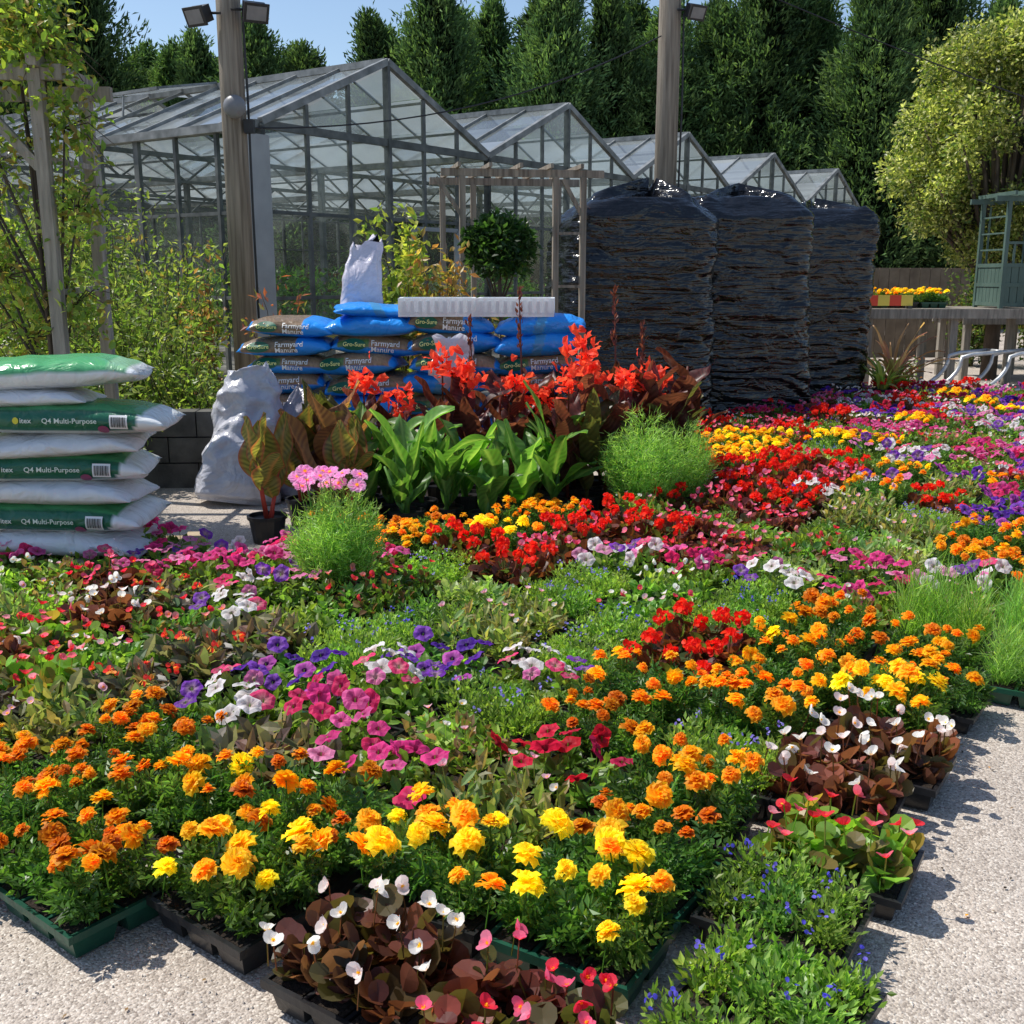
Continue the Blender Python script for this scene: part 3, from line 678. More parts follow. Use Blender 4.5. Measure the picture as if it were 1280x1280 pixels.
# ------------------------------------------------------------------ black wrapped pallets
def wrapped(loc,rz,w,d,h,seed,label,peak=(0,0),pk=1.0):
    rg=np.random.default_rng(seed); m=MB(); nu,nv=210,170; V=[]; ph=rg.uniform(0,6,14); lay=15
    ring=rg.normal(0,1,(lay+2,6))
    for i in range(nu+1):
        s_=i/nu; zz=.03+s_*(h-.03)
        topr=1-.20*max(0,(s_-.92)/.08)**2
        for j in range(nv):
            a=2*math.pi*j/nv; c,q=math.cos(a),math.sin(a)
            e=.36
            x=w/2*math.copysign(abs(c)**e,c); y=d/2*math.copysign(abs(q)**e,q)
            nn=mnoise.noise(Vector((x*1.3+seed*7,y*1.3,zz*1.6)))
            n2=mnoise.noise(Vector((x*2.2+seed*3,y*2.2,zz*8+x)))
            n3=1-2*abs(mnoise.noise(Vector((x*3+seed*5,y*3,zz*11+x*3))))
            n4=1-2*abs(mnoise.noise(Vector((x*2.5+seed*2,y*2.5,zz*4-x*2.5))))
            ss=lay*s_+1.6*nn+.4*math.sin(a*2+ph[1])+.5*n2
            L_=int(max(0,min(lay,ss))); rr=ring[L_]
            lb=abs(math.sin(math.pi*ss))**.8
            sc=(.94+.018*lb+.008*rr[0]*lb+.032*nn+.026*n2+.016*n3+.014*n4)*topr
            sc*=1+.03*math.sin(3.1*s_+ph[9])
            zj=.02*math.sin(3*a+ph[5])*s_+(.06*math.sin(2*a+ph[6])+.03*math.sin(5*a+ph[7]))*max(0,(s_-.88)/.12)
            V.append((x*sc+.05*math.sin(3*s_+ph[8]),y*sc+.03*math.sin(2.5*s_+ph[9]),zz+zj))
    F=[(i*nv+j,i*nv+(j+1)%nv,(i+1)*nv+(j+1)%nv,(i+1)*nv+j) for i in range(nu) for j in range(nv)]
    base=len(V)
    for r_,hh in ((.86,.045),(.66,.07),(.42,.09),(.2,.11),(.07,.12)):
        for j in range(nv):
            a=2*math.pi*j/nv; k=V[nu*nv+j]
            V.append((k[0]*r_+peak[0]*(1-r_),k[1]*r_,h+pk*hh*(1+.45*math.sin(3*a+ph[10])+.3*math.sin(7*a+ph[11])+.2*math.sin(13*a+ph[12]))))
    for l in range(5):
        o0=nu*nv if l==0 else base+(l-1)*nv; o1=base+l*nv
        F+=[(o0+j,o0+(j+1)%nv,o1+(j+1)%nv,o1+j) for j in range(nv)]
    F.append(tuple(base+4*nv+j for j in range(nv)))
    m.add(V,F)
    return obj('wrapped_pallet_load',m.mesh('wrapped_pallet_load',[BLACKWRAP],True),loc,rz,label=label,category='wrapped pallet',group='black wrapped pallet loads in a row')
wrapped((1.30,11.8,0),.22,1.66,1.3,2.32,1,'tall wide black plastic wrapped pallet load beside the cannas',(.2,0),1.3)
wrapped((2.58,12.6,0),.22,1.50,1.3,2.40,2,'tall black shrink-wrapped pallet load with bulging top')
wrapped((3.76,14.0,0),.2,1.46,1.25,2.38,3,'black wrapped pallet load at the end of the row',(0,0),.8)

# ------------------------------------------------------------------ cannas
def bigleaf(mb,base,az,el,L,W,droop,colf,nl=18,nw=6,curl=.25):
    V=[];C=[]; d=Vector((math.cos(az)*math.cos(el),math.sin(az)*math.cos(el),math.sin(el))); p=Vector(base)
    side=Vector((-math.sin(az),math.cos(az),0)); e=el; tw=random.uniform(-.6,.6); tone=random.uniform(.7,1.3); f1=random.uniform(7,13); f2=random.uniform(0,6)
    for i in range(nl+1):
        s_=i/nl
        prof=(math.sin(math.pi*min(1,s_**.8*1.0))**.75) if s_<1 else 0
        wd=max(.012,W*prof)/2
        d=Vector((math.cos(az)*math.cos(e),math.sin(az)*math.cos(e),math.sin(e)))
        up=side.cross(d)*-1
        sd=(side*math.cos(tw*s_)+up*math.sin(tw*s_))
        for j in range(nw+1):
            w=-1+2*j/nw
            V.append(tuple(p+sd*(w*wd)+up*(-curl*wd*(1-abs(w))+.010*math.sin(f1*s_+3*w+f2)*(.4+abs(w)))))
            C.append(np.array(colf(s_,w))*tone)
        p=p+d*(L/nl); e-=droop/nl*(.4+1.2*s_)
    F=[(i*(nw+1)+j,(i+1)*(nw+1)+j,(i+1)*(nw+1)+j+1,i*(nw+1)+j+1) for i in range(nl) for j in range(nw)]
    mb.add(V,F,np.array(C))
def c_green(s_,w):
    k=.85+.2*math.sin(s_*60-abs(w)*9); 
    if abs(w)<.05: return (.30,.44,.12)
    return (.125*k,.27*k,.055*k)
def c_dark(s_,w):
    k=.8+.3*math.sin(s_*50-abs(w)*8); return (.15*k,.045*k,.045*k)
def c_mid(s_,w):
    k=.8+.3*math.sin(s_*50-abs(w)*8); return (.12*k,.12*k,.045*k)
def c_stripe(s_,w):
    k=.5+.5*math.sin(s_*66-abs(w)*11); a=np.array((.11,.12,.04)); b=np.array((.36,.30,.09))
    if abs(w)<.08: return (.5,.25,.09)
    if abs(w)>.9: return (.38,.10,.06)
    return tuple(a*(1-k)+b*k)
def c_stripe2(s_,w):
    k=.5+.5*math.sin(s_*66-abs(w)*11); a=np.array((.13,.05,.035)); b=np.array((.30,.14,.06))
    if abs(w)<.08: return (.45,.18,.08)
    return tuple(a*(1-k)+b*k)
def pot(mb,r=.11,h=.16,mat=0):
    V=[];k=16
    for z,rr in ((0,r*.78),(h-.02,r*.97),(h-.02,r*1.06),(h,r*1.06),(h,r*.95),(h-.02,r*.93)):
        for j in range(k): a=2*math.pi*j/k; V.append((rr*math.cos(a),rr*math.sin(a),z))
    F=[(i*k+j,i*k+(j+1)%k,(i+1)*k+(j+1)%k,(i+1)*k+j) for i in range(5) for j in range(k)]
    F.append(tuple(range(k))[::-1]); F.append(tuple(5*k+j for j in range(k)))
    mb.add(V,F)
m=MB(); pot(m); POT=m.mesh('plant_pot',[POTM])
STEMC={'g':(.14,.27,.07),'d':(.18,.05,.035),'s':(.40,.08,.06),'t':(.35,.07,.05),'m':(.14,.12,.05)}
def canna(kind,H,nleaf,LL,WW,flower,seed,bare=.12,el=(1.1,1.46),dr=(.1,.9)):
    random.seed(seed); mb=MB(); cf={'g':c_green,'d':c_dark,'s':c_stripe,'t':c_stripe2,'m':c_mid}[kind]
    nst=1 if kind in 'dm' else 2
    for st in range(nst):
        lean=(random.uniform(-.08,.08)+.06*st,random.uniform(-.08,.08))
        hh=H*(1-.25*st)
        top=Vector((lean[0],lean[1],hh*.8))
        mb.tube([(.02*st,0,.12),(lean[0]*.4,lean[1]*.4,hh*.4),tuple(top)],[.016,.013,.008],7,STEMC[kind])
        az=random.uniform(0,6)
        for i in range(nleaf if st==0 else nleaf//2):
            s_=bare+(.97-bare)*i/nleaf; p=Vector((0,0,.12)).lerp(top,s_)
            az+=2.4+random.uniform(-.6,.6)
            L=LL*random.uniform(.65,1.15)*(1-.2*s_)
            bigleaf(mb,p,az,random.uniform(*el),L,WW*random.uniform(.75,1.2),random.uniform(*dr),cf,24 if kind in 'st' else 18,8 if kind in 'st' else 6)
        if st==0: t0=top; l0=lean
    top=t0; lean=l0
    fl=None
    if flower:
        fm=MB(); fh=H*random.uniform(.96,1.2)
        mb.tube([tuple(top),(lean[0]*1.1,lean[1]*1.1,fh)],[.007,.005],6,STEMC[kind])
        n=42; P=np.array([lean[0]*1.1,lean[1]*1.1,fh-.03])+R.normal(0,1,(n,3))*[.048,.048,.06]
        D=rdir(n,-.2)
        scatter(fm,*PET,P,D,rdir(n),R.uniform(.05,.10,n),.06,cols(n,[(.80,.05,.025),(.84,.09,.035),(.72,.03,.025)]),0,(.88,.13,.05))
        fl=fm.mesh('canna_blossom',[PETAL])
    return mb.mesh('canna_leaves',[LEAF],True),fl
CG=[canna('g',H_,n_,.48,w_,False,s,el=(.9,1.46),dr=(.1,1.5)) for s,H_,n_,w_ in ((1,.62,6,.14),(2,.52,5,.16),(3,.70,6,.13),(4,.58,5,.15),(5,.66,7,.12))]
CD=[canna('d',H_,9,.44,.16,True,s,el=(.85,1.45),dr=(.1,1.2)) for s,H_ in ((11,.92),(12,.84),(13,.98),(14,.88))]
CDN=[canna('m',.84,8,.46,.15,False,s,el=(.9,1.45),dr=(.1,1.2)) for s in (21,22)]
CDT=[canna('d',H_,8,.46,.17,False,s,el=(.95,1.45),dr=(.1,1.1)) for s,H_ in ((23,1.0),(24,.9),(25,1.06))]
CS=[canna('s',.70,4,.46,.21,False,31,.45),canna('t',.70,5,.46,.20,False,32,.35),canna('s',.66,4,.44,.21,False,33,.35)]
random.seed(99)
def put_canna(v,loc,rz,sc,label):
    e=obj('canna_plant',None,loc,rz,sc,label=label,category='plant',group='potted canna plants'); e.empty_display_size=.1
    obj('pot',POT,parent=e); obj('leaves',v[0],parent=e)
    if v[1]: obj('blossom',v[1],parent=e)
def jt(a): return a+random.uniform(-.04,.04)
for i,(x,y) in enumerate([(-.94,6.72),(-.68,6.60),(-.42,6.72),(-.18,6.62),(.06,6.78),(.24,6.95),(-.82,6.98),(-.56,6.96),(-.30,7.0),(-.04,7.08),(.28,7.2),(-.98,7.1),(.12,7.25)]):
    put_canna(CG[(i*2)%5],(jt(x),jt(y),.003),random.uniform(0,6),random.uniform(.78,1.14),'potted canna with broad fresh green leaves')
for i,(x,y) in enumerate([(-1.0,7.45),(-.75,7.4),(-.5,7.5),(-.25,7.42),(.0,7.5),(.25,7.55),(.45,7.35),(.62,7.6),(.85,7.5),(1.05,7.8),(.38,7.1)]):
    put_canna(CD[i%4],(jt(x),jt(y),.003),random.uniform(0,6),random.uniform(.86,1.1),'dark bronze-leaved canna with scarlet flowers')
for i,(x,y) in enumerate([(-.15,7.75),(.2,7.8),(.5,7.85),(.78,7.75),(1.0,7.6),(1.25,7.75),(.62,7.3)]):
    put_canna(CDT[i%3],(jt(x),jt(y),.003),random.uniform(0,6),random.uniform(.92,1.16),'tall canna with dark burgundy leaves')
for i,(x,y) in enumerate([(1.1,7.45),(1.3,8.05),(-1.25,7.15),(-1.1,7.0),(.5,7.12)]):
    put_canna(CDN[i%2],(x,y,.003),random.uniform(0,6),random.uniform(.9,1.05),'bronze-green canna in a black pot')
for i,(x,y,s_) in enumerate([(-1.50,6.42,1.05),(-1.2,6.72,1.15),(-1.36,6.9,1.1),(-1.02,6.55,1.0),(-1.12,6.95,1.15)]):
    put_canna(CS[i%3],(x,y,.003),[.6,2.6,4.0,1.0,5.2][i],s_,'canna with orange, green and bronze striped leaves')
for i,(x,y,h) in enumerate([(.05,7.75,1.5),(.75,8.0,1.5),(.95,7.9,1.25),(-.3,7.7,1.3)]):
    m=MB(); m.tube([(0,0,0),(.02,0,h*.6),(.0,.02,h)],[.010,.007,.004],6,(.14,.05,.05))
    n=60; P=np.stack([R.normal(0,.008,n),R.normal(0,.008,n),R.uniform(h*.72,h,n)],1)
    scatter(m,*LEAF4,P,rdir(n,.2)+[0,0,1.0],rdir(n),.045,.018,(.18,.05,.05))
    for _ in range(5): bigleaf(m,(0,0,random.uniform(.1,.5)*h),random.uniform(0,6),1.1,.35,.09,.8,c_dark)
    obj('spike_plant',m.mesh('spike_plant',[LEAF]),(x,y,.003),label='tall dark red spike among the canna plants',category='plant')

def feathery(name,loc,r,h,n,label,flow=0):
    """many upright wispy branches, each carrying fine thread leaves"""
    e=obj(name,None,loc,label=label,category='plant'); m=MB(); nb=130; per=n//nb; Ps=[];Ds=[]
    for k in range(nb):
        a=random.uniform(0,6.28); q=math.sqrt(random.random()); hh=h*(1-.34*q*q)*random.uniform(.74,1.12)
        b0=Vector((0,0,.08)); tip=Vector((q*r*1.1*math.cos(a),q*r*1.1*math.sin(a),hh)); mid=Vector((q*r*.85*math.cos(a),q*r*.85*math.sin(a),hh*.45))
        if k%3==0: m.tube([tuple(b0),tuple(mid),tuple(tip)],[.004,.003,.0015],4,(.2,.36,.08))
        for _ in range(per):
            t=random.uniform(.12,1); p=b0*(1-t)**2+mid*2*t*(1-t)+tip*t*t
            Ps.append(tuple(p)); Ds.append((random.gauss(math.cos(a)*.35,.6),random.gauss(math.sin(a)*.35,.6),random.gauss(.55,.35)))
    P=np.array(Ps); nn=len(P); P=P+R.normal(0,.018,(nn,3)); P[:,2]=np.maximum(P[:,2],.06)
    scatter(m,*NEEDLE,P,nrm(np.array(Ds)),rdir(nn),R.uniform(.03,.07,nn),.004,cols(nn,[(.29,.46,.12),(.38,.55,.16),(.20,.35,.08)]))
    obj('foliage',m.mesh(name+'_foliage',[LEAF]),parent=e)
    pm=MB(); pot(pm,.12,.14); obj('pot',pm.mesh('pot',[POTM]),parent=e)
    if flow:
        f=MB()
        for k in range(flow):
            c=np.array([random.uniform(-.6,.5)*r*1.5,random.uniform(-.5,.5)*r,h*random.uniform(1.02,1.2)])
            up=nrm(np.array([random.uniform(-.4,.4),random.uniform(-.8,-.0),.9])); a=nrm(np.cross(up,[.1,1,.3])); b=np.cross(up,a)
            for q in range(8):
                th=q*math.pi/4; D=(a*math.cos(th)+b*math.sin(th))[None]
                scatter(f,*PET,c[None],D,up[None],.048,.038,np.array([(.84,.32,.62)]),0,(.86,.46,.72))
            scatter(f,*ROUND,(c-a*.009+up*.004)[None],a[None],up[None],.018,.018,np.array([(.8,.5,.03)]))
            f.tube([tuple(c-up*.003),(c[0]*.8,c[1]*.8,h*.8)],.002,4,(.16,.32,.07))
        obj('blossom',f.mesh('cosmos_blossom',[PETAL]),parent=e)
feathery('cosmos_plant',(-.86,5.12,.004),.215,.57,15000,'feathery green cosmos with pink daisy flowers in a pot',12)
feathery('feathery_plant',(.86,6.95,.004),.25,.70,14000,'bushy feathery light green plant beside the cannas')
feathery('feathery_plant',(1.14,7.2,.004),.22,.64,9000,'bushy feathery light green plant beside the cannas')

# ------------------------------------------------------------------ poles
def pole(loc,r,h,label):
    e=obj('telegraph_pole',None,loc,label=label,category='pole',group='timber utility poles'); m=MB()
    m.tube([(0,0,0),(.0,0,h*.5),(0.0,0,h)],[r,r*.93,r*.84],20)
    obj('shaft',m.mesh('pole_shaft',[POLEM],True),parent=e)
    return e
def flood(parent,at,dx,rz):
    m=MB(); m.box((-.10,-.055,-.07),(.10,.055,.07),mat=0); m.box((-.115,-.075,-.085),(.115,-.0555,.085),mat=0)
    m.box((-.09,-.079,-.06),(.09,-.0755,.06),mat=1); m.beam((-.0,.05,.0),(-dx,.05,-.02),.02)
    obj('floodlight',m.mesh('floodlight',[DARKM,LAMPG]),at,parent=parent,rot=(.45,0,rz))
p1=pole((-2.60,10.6,0),.12,7.5,'weathered timber pole with floodlights and round bell')
flood(p1,(-.24,-.1,2.32+1.6),-.2,-.5); flood(p1,(.26,-.1,2.35+1.6),.2,.5)
m=MB(); V=[];
for i in range(7):
    a=math.pi/2*i/6
    for k in range(20): b=2*math.pi*k/20; V.append((.105*math.cos(a)*math.cos(b),-.06-.07*math.sin(a),.105*math.cos(a)*math.sin(b)))
F=[(i*20+k,i*20+(k+1)%20,(i+1)*20+(k+1)%20,(i+1)*20+k) for i in range(6) for k in range(20)]
m.add(V,F); m.box((-.06,-.06,-.06),(.06,.02,.06))
obj('bell_dome',m.mesh('bell_dome',[LAMPG],True),(.05,-.10,3.12),parent=p1)
m=MB(); m.tube([(.14,-.05,3.9),(.15,-.05,3.2),(.145,-.05,2.2),(.15,-.05,1.2)],.012,6); m.box((.11,-.11,2.9),(.2,-.02,3.02)); obj('cable',m.mesh('cable',[DARKM]),parent=p1)
p2=pole((1.86,13.6,0),.14,9,'weathered timber pole behind the black wrapped pallets')
flood(p2,(.27,-.1,4.62),.2,.5)
m=MB(); m.box((.1,-.17,5.0),(.2,-.03,5.25)); m.tube([(.15,-.08,4.6),(.16,-.1,3.6),(.15,-.08,2.5)],.012,6); obj('cable_box',m.mesh('cable_box',[DARKM]),parent=p2)
def wire(a,b,sag,label):
    a=Vector(a);b=Vector(b); m=MB(); m.tube([tuple(a.lerp(b,i/16)-Vector((0,0,sag*4*(i/16)*(1-i/16)))) for i in range(17)],.008,5)
    obj('overhead_wire',m.mesh('overhead_wire',[DARKM]),label=label,category='wire')
wire((1.75,13.5,4.35),(-2.48,10.55,2.95),.28,'thin black cable sagging between the two poles')
wire((1.95,13.5,5.2),(9.5,15.5,3.2),.1,'thin black cable running from the pole to the tree')
wire((1.8,13.6,5.4),(-.5,30,9.5),.2,'thin black cable from the pole over the greenhouse')

# ------------------------------------------------------------------ greenhouse
def greenhouse():
    th=math.radians(34.9); e=obj('greenhouse',None,(-2.75,12.35,0),math.pi/2-th,label='long glass greenhouse with a row of five gabled bays',category='greenhouse')
    B,NB,LEN,EH,RH=4.2,5,13.0,3.22,4.14
    fr=MB(); rf=MB(); rb=MB(); wg=MB()
    def q(mb,a,b,c,d): mb.add([a,b,c,d],[(0,1,2,3)])
    for n in range(NB):
        x0=n*B; xm=x0+B/2; x1=x0+B
        for y in (0,LEN):
            fr.beam((x0,y,EH),(x1,y,EH),.05,.09); 
            rb.beam((x0,y-.01,EH+.03),(xm,y-.01,RH+.03),.07,.08); rb.beam((xm,y-.01,RH+.03),(x1,y-.01,EH+.03),.07,.08)
            k=6
            for i in range(k+1):
                x=x0+B*i/k; top=EH+(RH-EH)*(1-abs(x-xm)/(B/2))
                fr.beam((x,y,0.0),(x,y,top-.02),.04 if i%3 else .09,.05)
                if i<k:
                    xx=x0+B*(i+1)/k; t2=EH+(RH-EH)*(1-abs(xx-xm)/(B/2))
                    for za,zb in ((.45,1.35),(1.36,2.3),(2.31,EH-.05)): q(wg,(x+.02,y,za),(xx-.02,y,za),(xx-.02,y,zb),(x+.02,y,zb))
                    q(wg,(x+.02,y,EH+.05),(xx-.02,y,EH+.05),(xx-.02,y,t2-.05),(x+.02,y,top-.05))
            for z in (.4,1.35,2.3): fr.beam((x0,y,z),(x1,y,z),.035,.04)
        fr.box((x0,-.04,0),(x1,.04,.38),mat=1)
        rb.beam((xm,0,RH+.03),(xm,LEN,RH+.03),.08,.08)
        rb.beam((x0,0,EH),(x0,LEN,EH),.16,.09)
        k=17
        for i in range(k+1):
            y=LEN*i/k
            for xs,s_ in ((x0,1),(x1,-1)):
                rb.beam((xs,y,EH+.02),(xm,y,RH+.02),.028,.04)
                if i<k:
                    y2=LEN*(i+1)/k
                    vent=(i%8 in (4,5)) and n<4
                    cut=.5 if vent else 1.0
                    nseg=2 if vent else 3
                    for u in range(nseg):
                        a=cut*u/nseg; b=cut*(u+1)/nseg-.004
                        xa=xs+(xm-xs)*a; xb=xs+(xm-xs)*b; za=EH+(RH-EH)*a; zb=EH+(RH-EH)*b
                        q(rf,(xa,y+.02,za),(xa,y2-.02,za),(xb,y2-.02,zb),(xb,y+.02,zb))
                    if vent and i%8==4:
                        y3=LEN*(i+2)/k
                        sl=.22 if s_==1 else .40
                        xo=xm-s_*1.02; zo=RH+.02-.46*.98+sl*(1.35)
                        ve=MB(); q(ve,(xm-s_*.03,y+.03,RH+.06),(xm-s_*.03,y3-.03,RH+.06),(xo,y3-.03,zo),(xo,y+.03,zo))
                        for yy in (y+.03,(y+y3)/2,y3-.03): ve.beam((xm-s_*.03,yy,RH+.075),(xo,yy,zo+.015),.03,.03,mat=1)
                        ve.beam((xo,y+.03,zo+.01),(xo,y3-.03,zo+.01),.04,.04,mat=1)
                        ve.beam((xo,(y+y3)/2,zo),(xs+(xm-xs)*.5,(y+y3)/2,EH+(RH-EH)*.5),.02,.02,mat=1)
                        obj('roof_vent',ve.mesh('roof_vent',[ROOFGLASS,ROOFBAR]),parent=e)
        for a in (.33,.66):
            for xs in (x0,x1): fr.beam((xs+(xm-xs)*a,0,EH+(RH-EH)*a-.05),(xs+(xm-xs)*a,LEN,EH+(RH-EH)*a-.05),.03,.03)
        for y in (3.25,6.5,9.75):
            fr.beam((x0,y,EH-.02),(x1,y,EH-.02),.05,.06); fr.beam((x0,y,EH-.35),(x1,y,EH-.35),.035,.035)
            for i in range(8): fr.beam((x0+B*i/8,y,EH-.35 if i%2 else EH),(x0+B*(i+1)/8,y,EH if i%2 else EH-.35),.025,.025)
            fr.beam((x0,y,0),(x0,y,EH),.08,.08)
    for x in (0,NB*B):
        k=18
        for i in range(k+1):
            y=LEN*i/k; fr.beam((x,y,0),(x,y,EH),.09 if i%3==0 else .045,.05)
            if i<k:
                y2=LEN*(i+1)/k
                for za,zb in ((.45,1.35),(1.36,2.3),(2.31,EH-.05)): q(wg,(x,y+.03,za),(x,y2-.03,za),(x,y2-.03,zb),(x,y+.03,zb))
        for z in (.4,1.35,2.3): fr.beam((x,0,z),(x,LEN,z),.035,.04)
        fr.box((x-.04,.05,0),(x+.04,LEN,.38),mat=1)
    rb.beam((NB*B,0,EH),(NB*B,LEN,EH),.16,.09)
    obj('frame',fr.mesh('greenhouse_frame',[FRAMEM,CONC]),parent=e)
    obj('roof_bars',rb.mesh('greenhouse_roof_bars',[ROOFBAR]),parent=e)
    obj('roof_glass',rf.mesh('greenhouse_roof_glass',[ROOFGLASS]),parent=e)
    obj('wall_glass',wg.mesh('greenhouse_wall_glass',[WALLGLASS]),parent=e)
    m=MB(); m.box((-.27,-.09,0),(.0,-.055,3.1)); m.box((.001,-.09,0),(.04,-.05,3.1)); obj('corner_panel',m.mesh('corner_panel',[WHITEP]),parent=e,label='pale grey corner board of the greenhouse')
    m=MB(); 
    for x in (2.5,3.4): m.beam((x,-.06,0),(x,-.06,2.2),.06,.05)
    m.beam((2.5,-.06,2.2),(3.4,-.06,2.2),.06,.05); m.beam((2.5,-.06,1.0),(3.4,-.06,1.0),.05,.05); m.box((2.53,-.07,.05),(3.37,-.05,.97))
    obj('door',m.mesh('greenhouse_door',[WHITEP]),parent=e)
    return e
gh=greenhouse()
th=math.radians(34.9); gx=(math.sin(th),math.cos(th)); gy=(-math.cos(th),math.sin(th))
def gw(x,y,z=0): return (-2.75+gx[0]*x+gy[0]*y,12.35+gx[1]*x+gy[1]*y,z)
def bench(x,y,L):
    m=MB(); m.box((-L/2,-.6,.74),(L/2,.6,.80))
    for a in (-L/2+.1,0,L/2-.16):
        for b in (-.52,.46): m.box((a,b,0),(a+.06,b+.06,.739))
    m.box((-L/2,-.62,.70),(L/2,-.601,.82),mat=1)
    o=obj('growing_bench',m.mesh('growing_bench',[WHITEP,YELLOWP]),gw(x,y),math.pi/2-th,label='growing bench with yellow edge inside the greenhouse',category='bench',group='growing benches in the greenhouse')
    mm=MB(); n=3000
    P=np.stack([R.uniform(-L/2,L/2,n),R.uniform(-.55,.55,n),.83+R.random(n)**1.5*.75],1)
    P[:,2]+=.15*np.sin(P[:,0]*4+x)*(P[:,2]>1)
    scatter(mm,*LEAF4,P,rdir(n,0),rdir(n),.11,.05,cols(n,DKG+GRN+[(.1,.05,.03)]))
    obj('bench_plants',mm.mesh('bench_plants',[LEAF]),gw(x,y),math.pi/2-th,kind='stuff',label='leafy young plants massed on a greenhouse bench',category='plants')
for x,y in ((2.1,1.6),(2.1,5),(2.1,9),(6.3,1.6),(6.3,5),(6.3,9),(10.5,1.6),(10.5,5),(14.7,1.6),(18.9,1.8)): bench(x,y,3.4)

# ------------------------------------------------------------------ conifers and trees
def conifer_mesh(seed,H,Rr,n):
    rg=np.random.default_rng(seed); mb=MB()
    nb=int(n/34); z=rg.random(nb)**1.1; ang=rg.uniform(0,2*math.pi,nb)
    prof=np.where(z<.12,.75+z*2,1.0)*(1-z)**.78
    lob=1+.25*np.sin(3*ang+9*z+seed)+.2*np.sin(7*ang-15*z)+.15*np.sin(17*z+seed*2)
    rl=Rr*prof*lob*rg.uniform(.6,1.25,nb)+.10
    base=np.stack([np.cos(ang)*rl*.25,np.sin(ang)*rl*.25,.3+z*(H-.6)],1)
    tip=np.stack([np.cos(ang)*rl,np.sin(ang)*rl,.3+z*(H-.4)+rl*.35+rg.uniform(-.2,.5,nb)],1)
    t=rg.uniform(.3,1.05,(nb,34,1)); P=base[:,None]*(1-t)+tip[:,None]*t+rg.normal(0,.12,(nb,34,3))*(1.2-.5*t)
    P[:,:,0]+=.2*np.sin(P[:,:,2]*.9+seed); 
    d=nrm(tip-base)[:,None]+rg.normal(0,.45,(nb,34,3))+[0,0,.05]
    P=P.reshape(-1,3); d=d.reshape(-1,3); k=len(P)
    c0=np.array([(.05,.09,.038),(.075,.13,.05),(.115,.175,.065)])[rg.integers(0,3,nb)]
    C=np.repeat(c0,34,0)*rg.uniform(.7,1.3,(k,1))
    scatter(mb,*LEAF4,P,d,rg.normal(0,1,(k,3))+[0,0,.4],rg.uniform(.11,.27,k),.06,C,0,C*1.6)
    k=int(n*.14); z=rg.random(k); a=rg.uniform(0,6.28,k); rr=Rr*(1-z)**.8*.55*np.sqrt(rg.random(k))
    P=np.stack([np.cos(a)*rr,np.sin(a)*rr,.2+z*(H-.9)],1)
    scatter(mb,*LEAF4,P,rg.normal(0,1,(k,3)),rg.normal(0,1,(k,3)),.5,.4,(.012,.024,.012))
    return mb.mesh('conifer_crown',[CONIFER])
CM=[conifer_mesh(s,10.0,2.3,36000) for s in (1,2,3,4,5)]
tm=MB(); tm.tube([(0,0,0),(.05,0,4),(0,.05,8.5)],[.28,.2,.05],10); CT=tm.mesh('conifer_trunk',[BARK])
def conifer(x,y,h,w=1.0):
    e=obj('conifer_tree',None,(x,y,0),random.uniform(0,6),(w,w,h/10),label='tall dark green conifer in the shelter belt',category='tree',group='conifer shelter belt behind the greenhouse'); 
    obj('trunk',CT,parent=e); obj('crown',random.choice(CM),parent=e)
random.seed(5)
x=-21
while x<30:
    u=640+1342*x/34.5
    h=random.uniform(10.4,12.4)
    if 330<u<520: h=random.uniform(8.0,9.5)
    elif 190<u<=330: h=random.uniform(8.4,9.6)
    elif 520<=u<900: h=random.uniform(9.3,10.9)
    elif u>1150: h=random.uniform(8.4,9.6)
    conifer(x,36+random.uniform(-1.8,1.8),h,random.uniform(.85,1.2)); x+=random.uniform(1.3,2.2)
x=-19
while x<30:
    u=640+1342*x/39
    conifer(x,40.5+random.uniform(-1,1),random.uniform(8.8,9.9) if 190<u<540 or u>1150 else random.uniform(10.0,11.4),1.4); x+=random.uniform(2.4,3.4)
for (x,y,h) in [(-23,34,10),(-25,31.5,11),(-26.5,29,10.5),(-28,26.5,11),(-29,24,10),(-29.5,21.5,11),(-30,19,10),(-30,16,10),(-30,13,11),(-30,10,10)]:
    conifer(x,y,h,1.5)

def blob_tree(name,loc,clumps,nleaf,ll,lw,pal,label,trunk_r=.09,limbs=True,category='tree',mat=LEAF):
    e=obj(name,None,loc,label=label,category=category); tk=MB(); cr=MB()
    zc=min(c[2] for c in clumps)
    tk.tube([(0,0,0),(.03,.02,zc*.6),(0,0,zc)],[trunk_r,trunk_r*.8,trunk_r*.65],9)
    vol=np.array([c[3]**2 for c in clumps]); vol=vol/vol.sum()
    for i,(cx,cy,cz,cr_) in enumerate(clumps):
        tk.tube([(0,0,zc*.75),(cx*.45,cy*.45,zc*.8+(cz-zc)*.4+.1),(cx,cy,cz)],[trunk_r*.5,trunk_r*.3,trunk_r*.12],6)
        k=int(nleaf*vol[i]); d=rdir(k,-.8); rad=R.random(k)**.33
        ang=np.arctan2(d[:,1],d[:,0]); lob=1+.2*np.sin(5*ang+4*d[:,2]+i)+.15*np.sin(11*ang-6*d[:,2])
        P=np.array([cx,cy,cz])+d*(rad*lob*cr_)[:,None]
        L=ll*R.uniform(.7,1.3,k)
        scatter(cr,*LEAF4,P,nrm(d*.6+R.normal(0,.6,(k,3))),nrm(R.normal(0,.6,(k,3))+[0,0,.7]),L,L*lw,cols(k,pal)*R.uniform(.8,1.2))
    obj('trunk',tk.mesh(name+'_trunk',[BARK],True),parent=e); obj('crown',cr.mesh(name+'_crown',[mat]),parent=e)
    return e
cl=[]
random.seed(3)
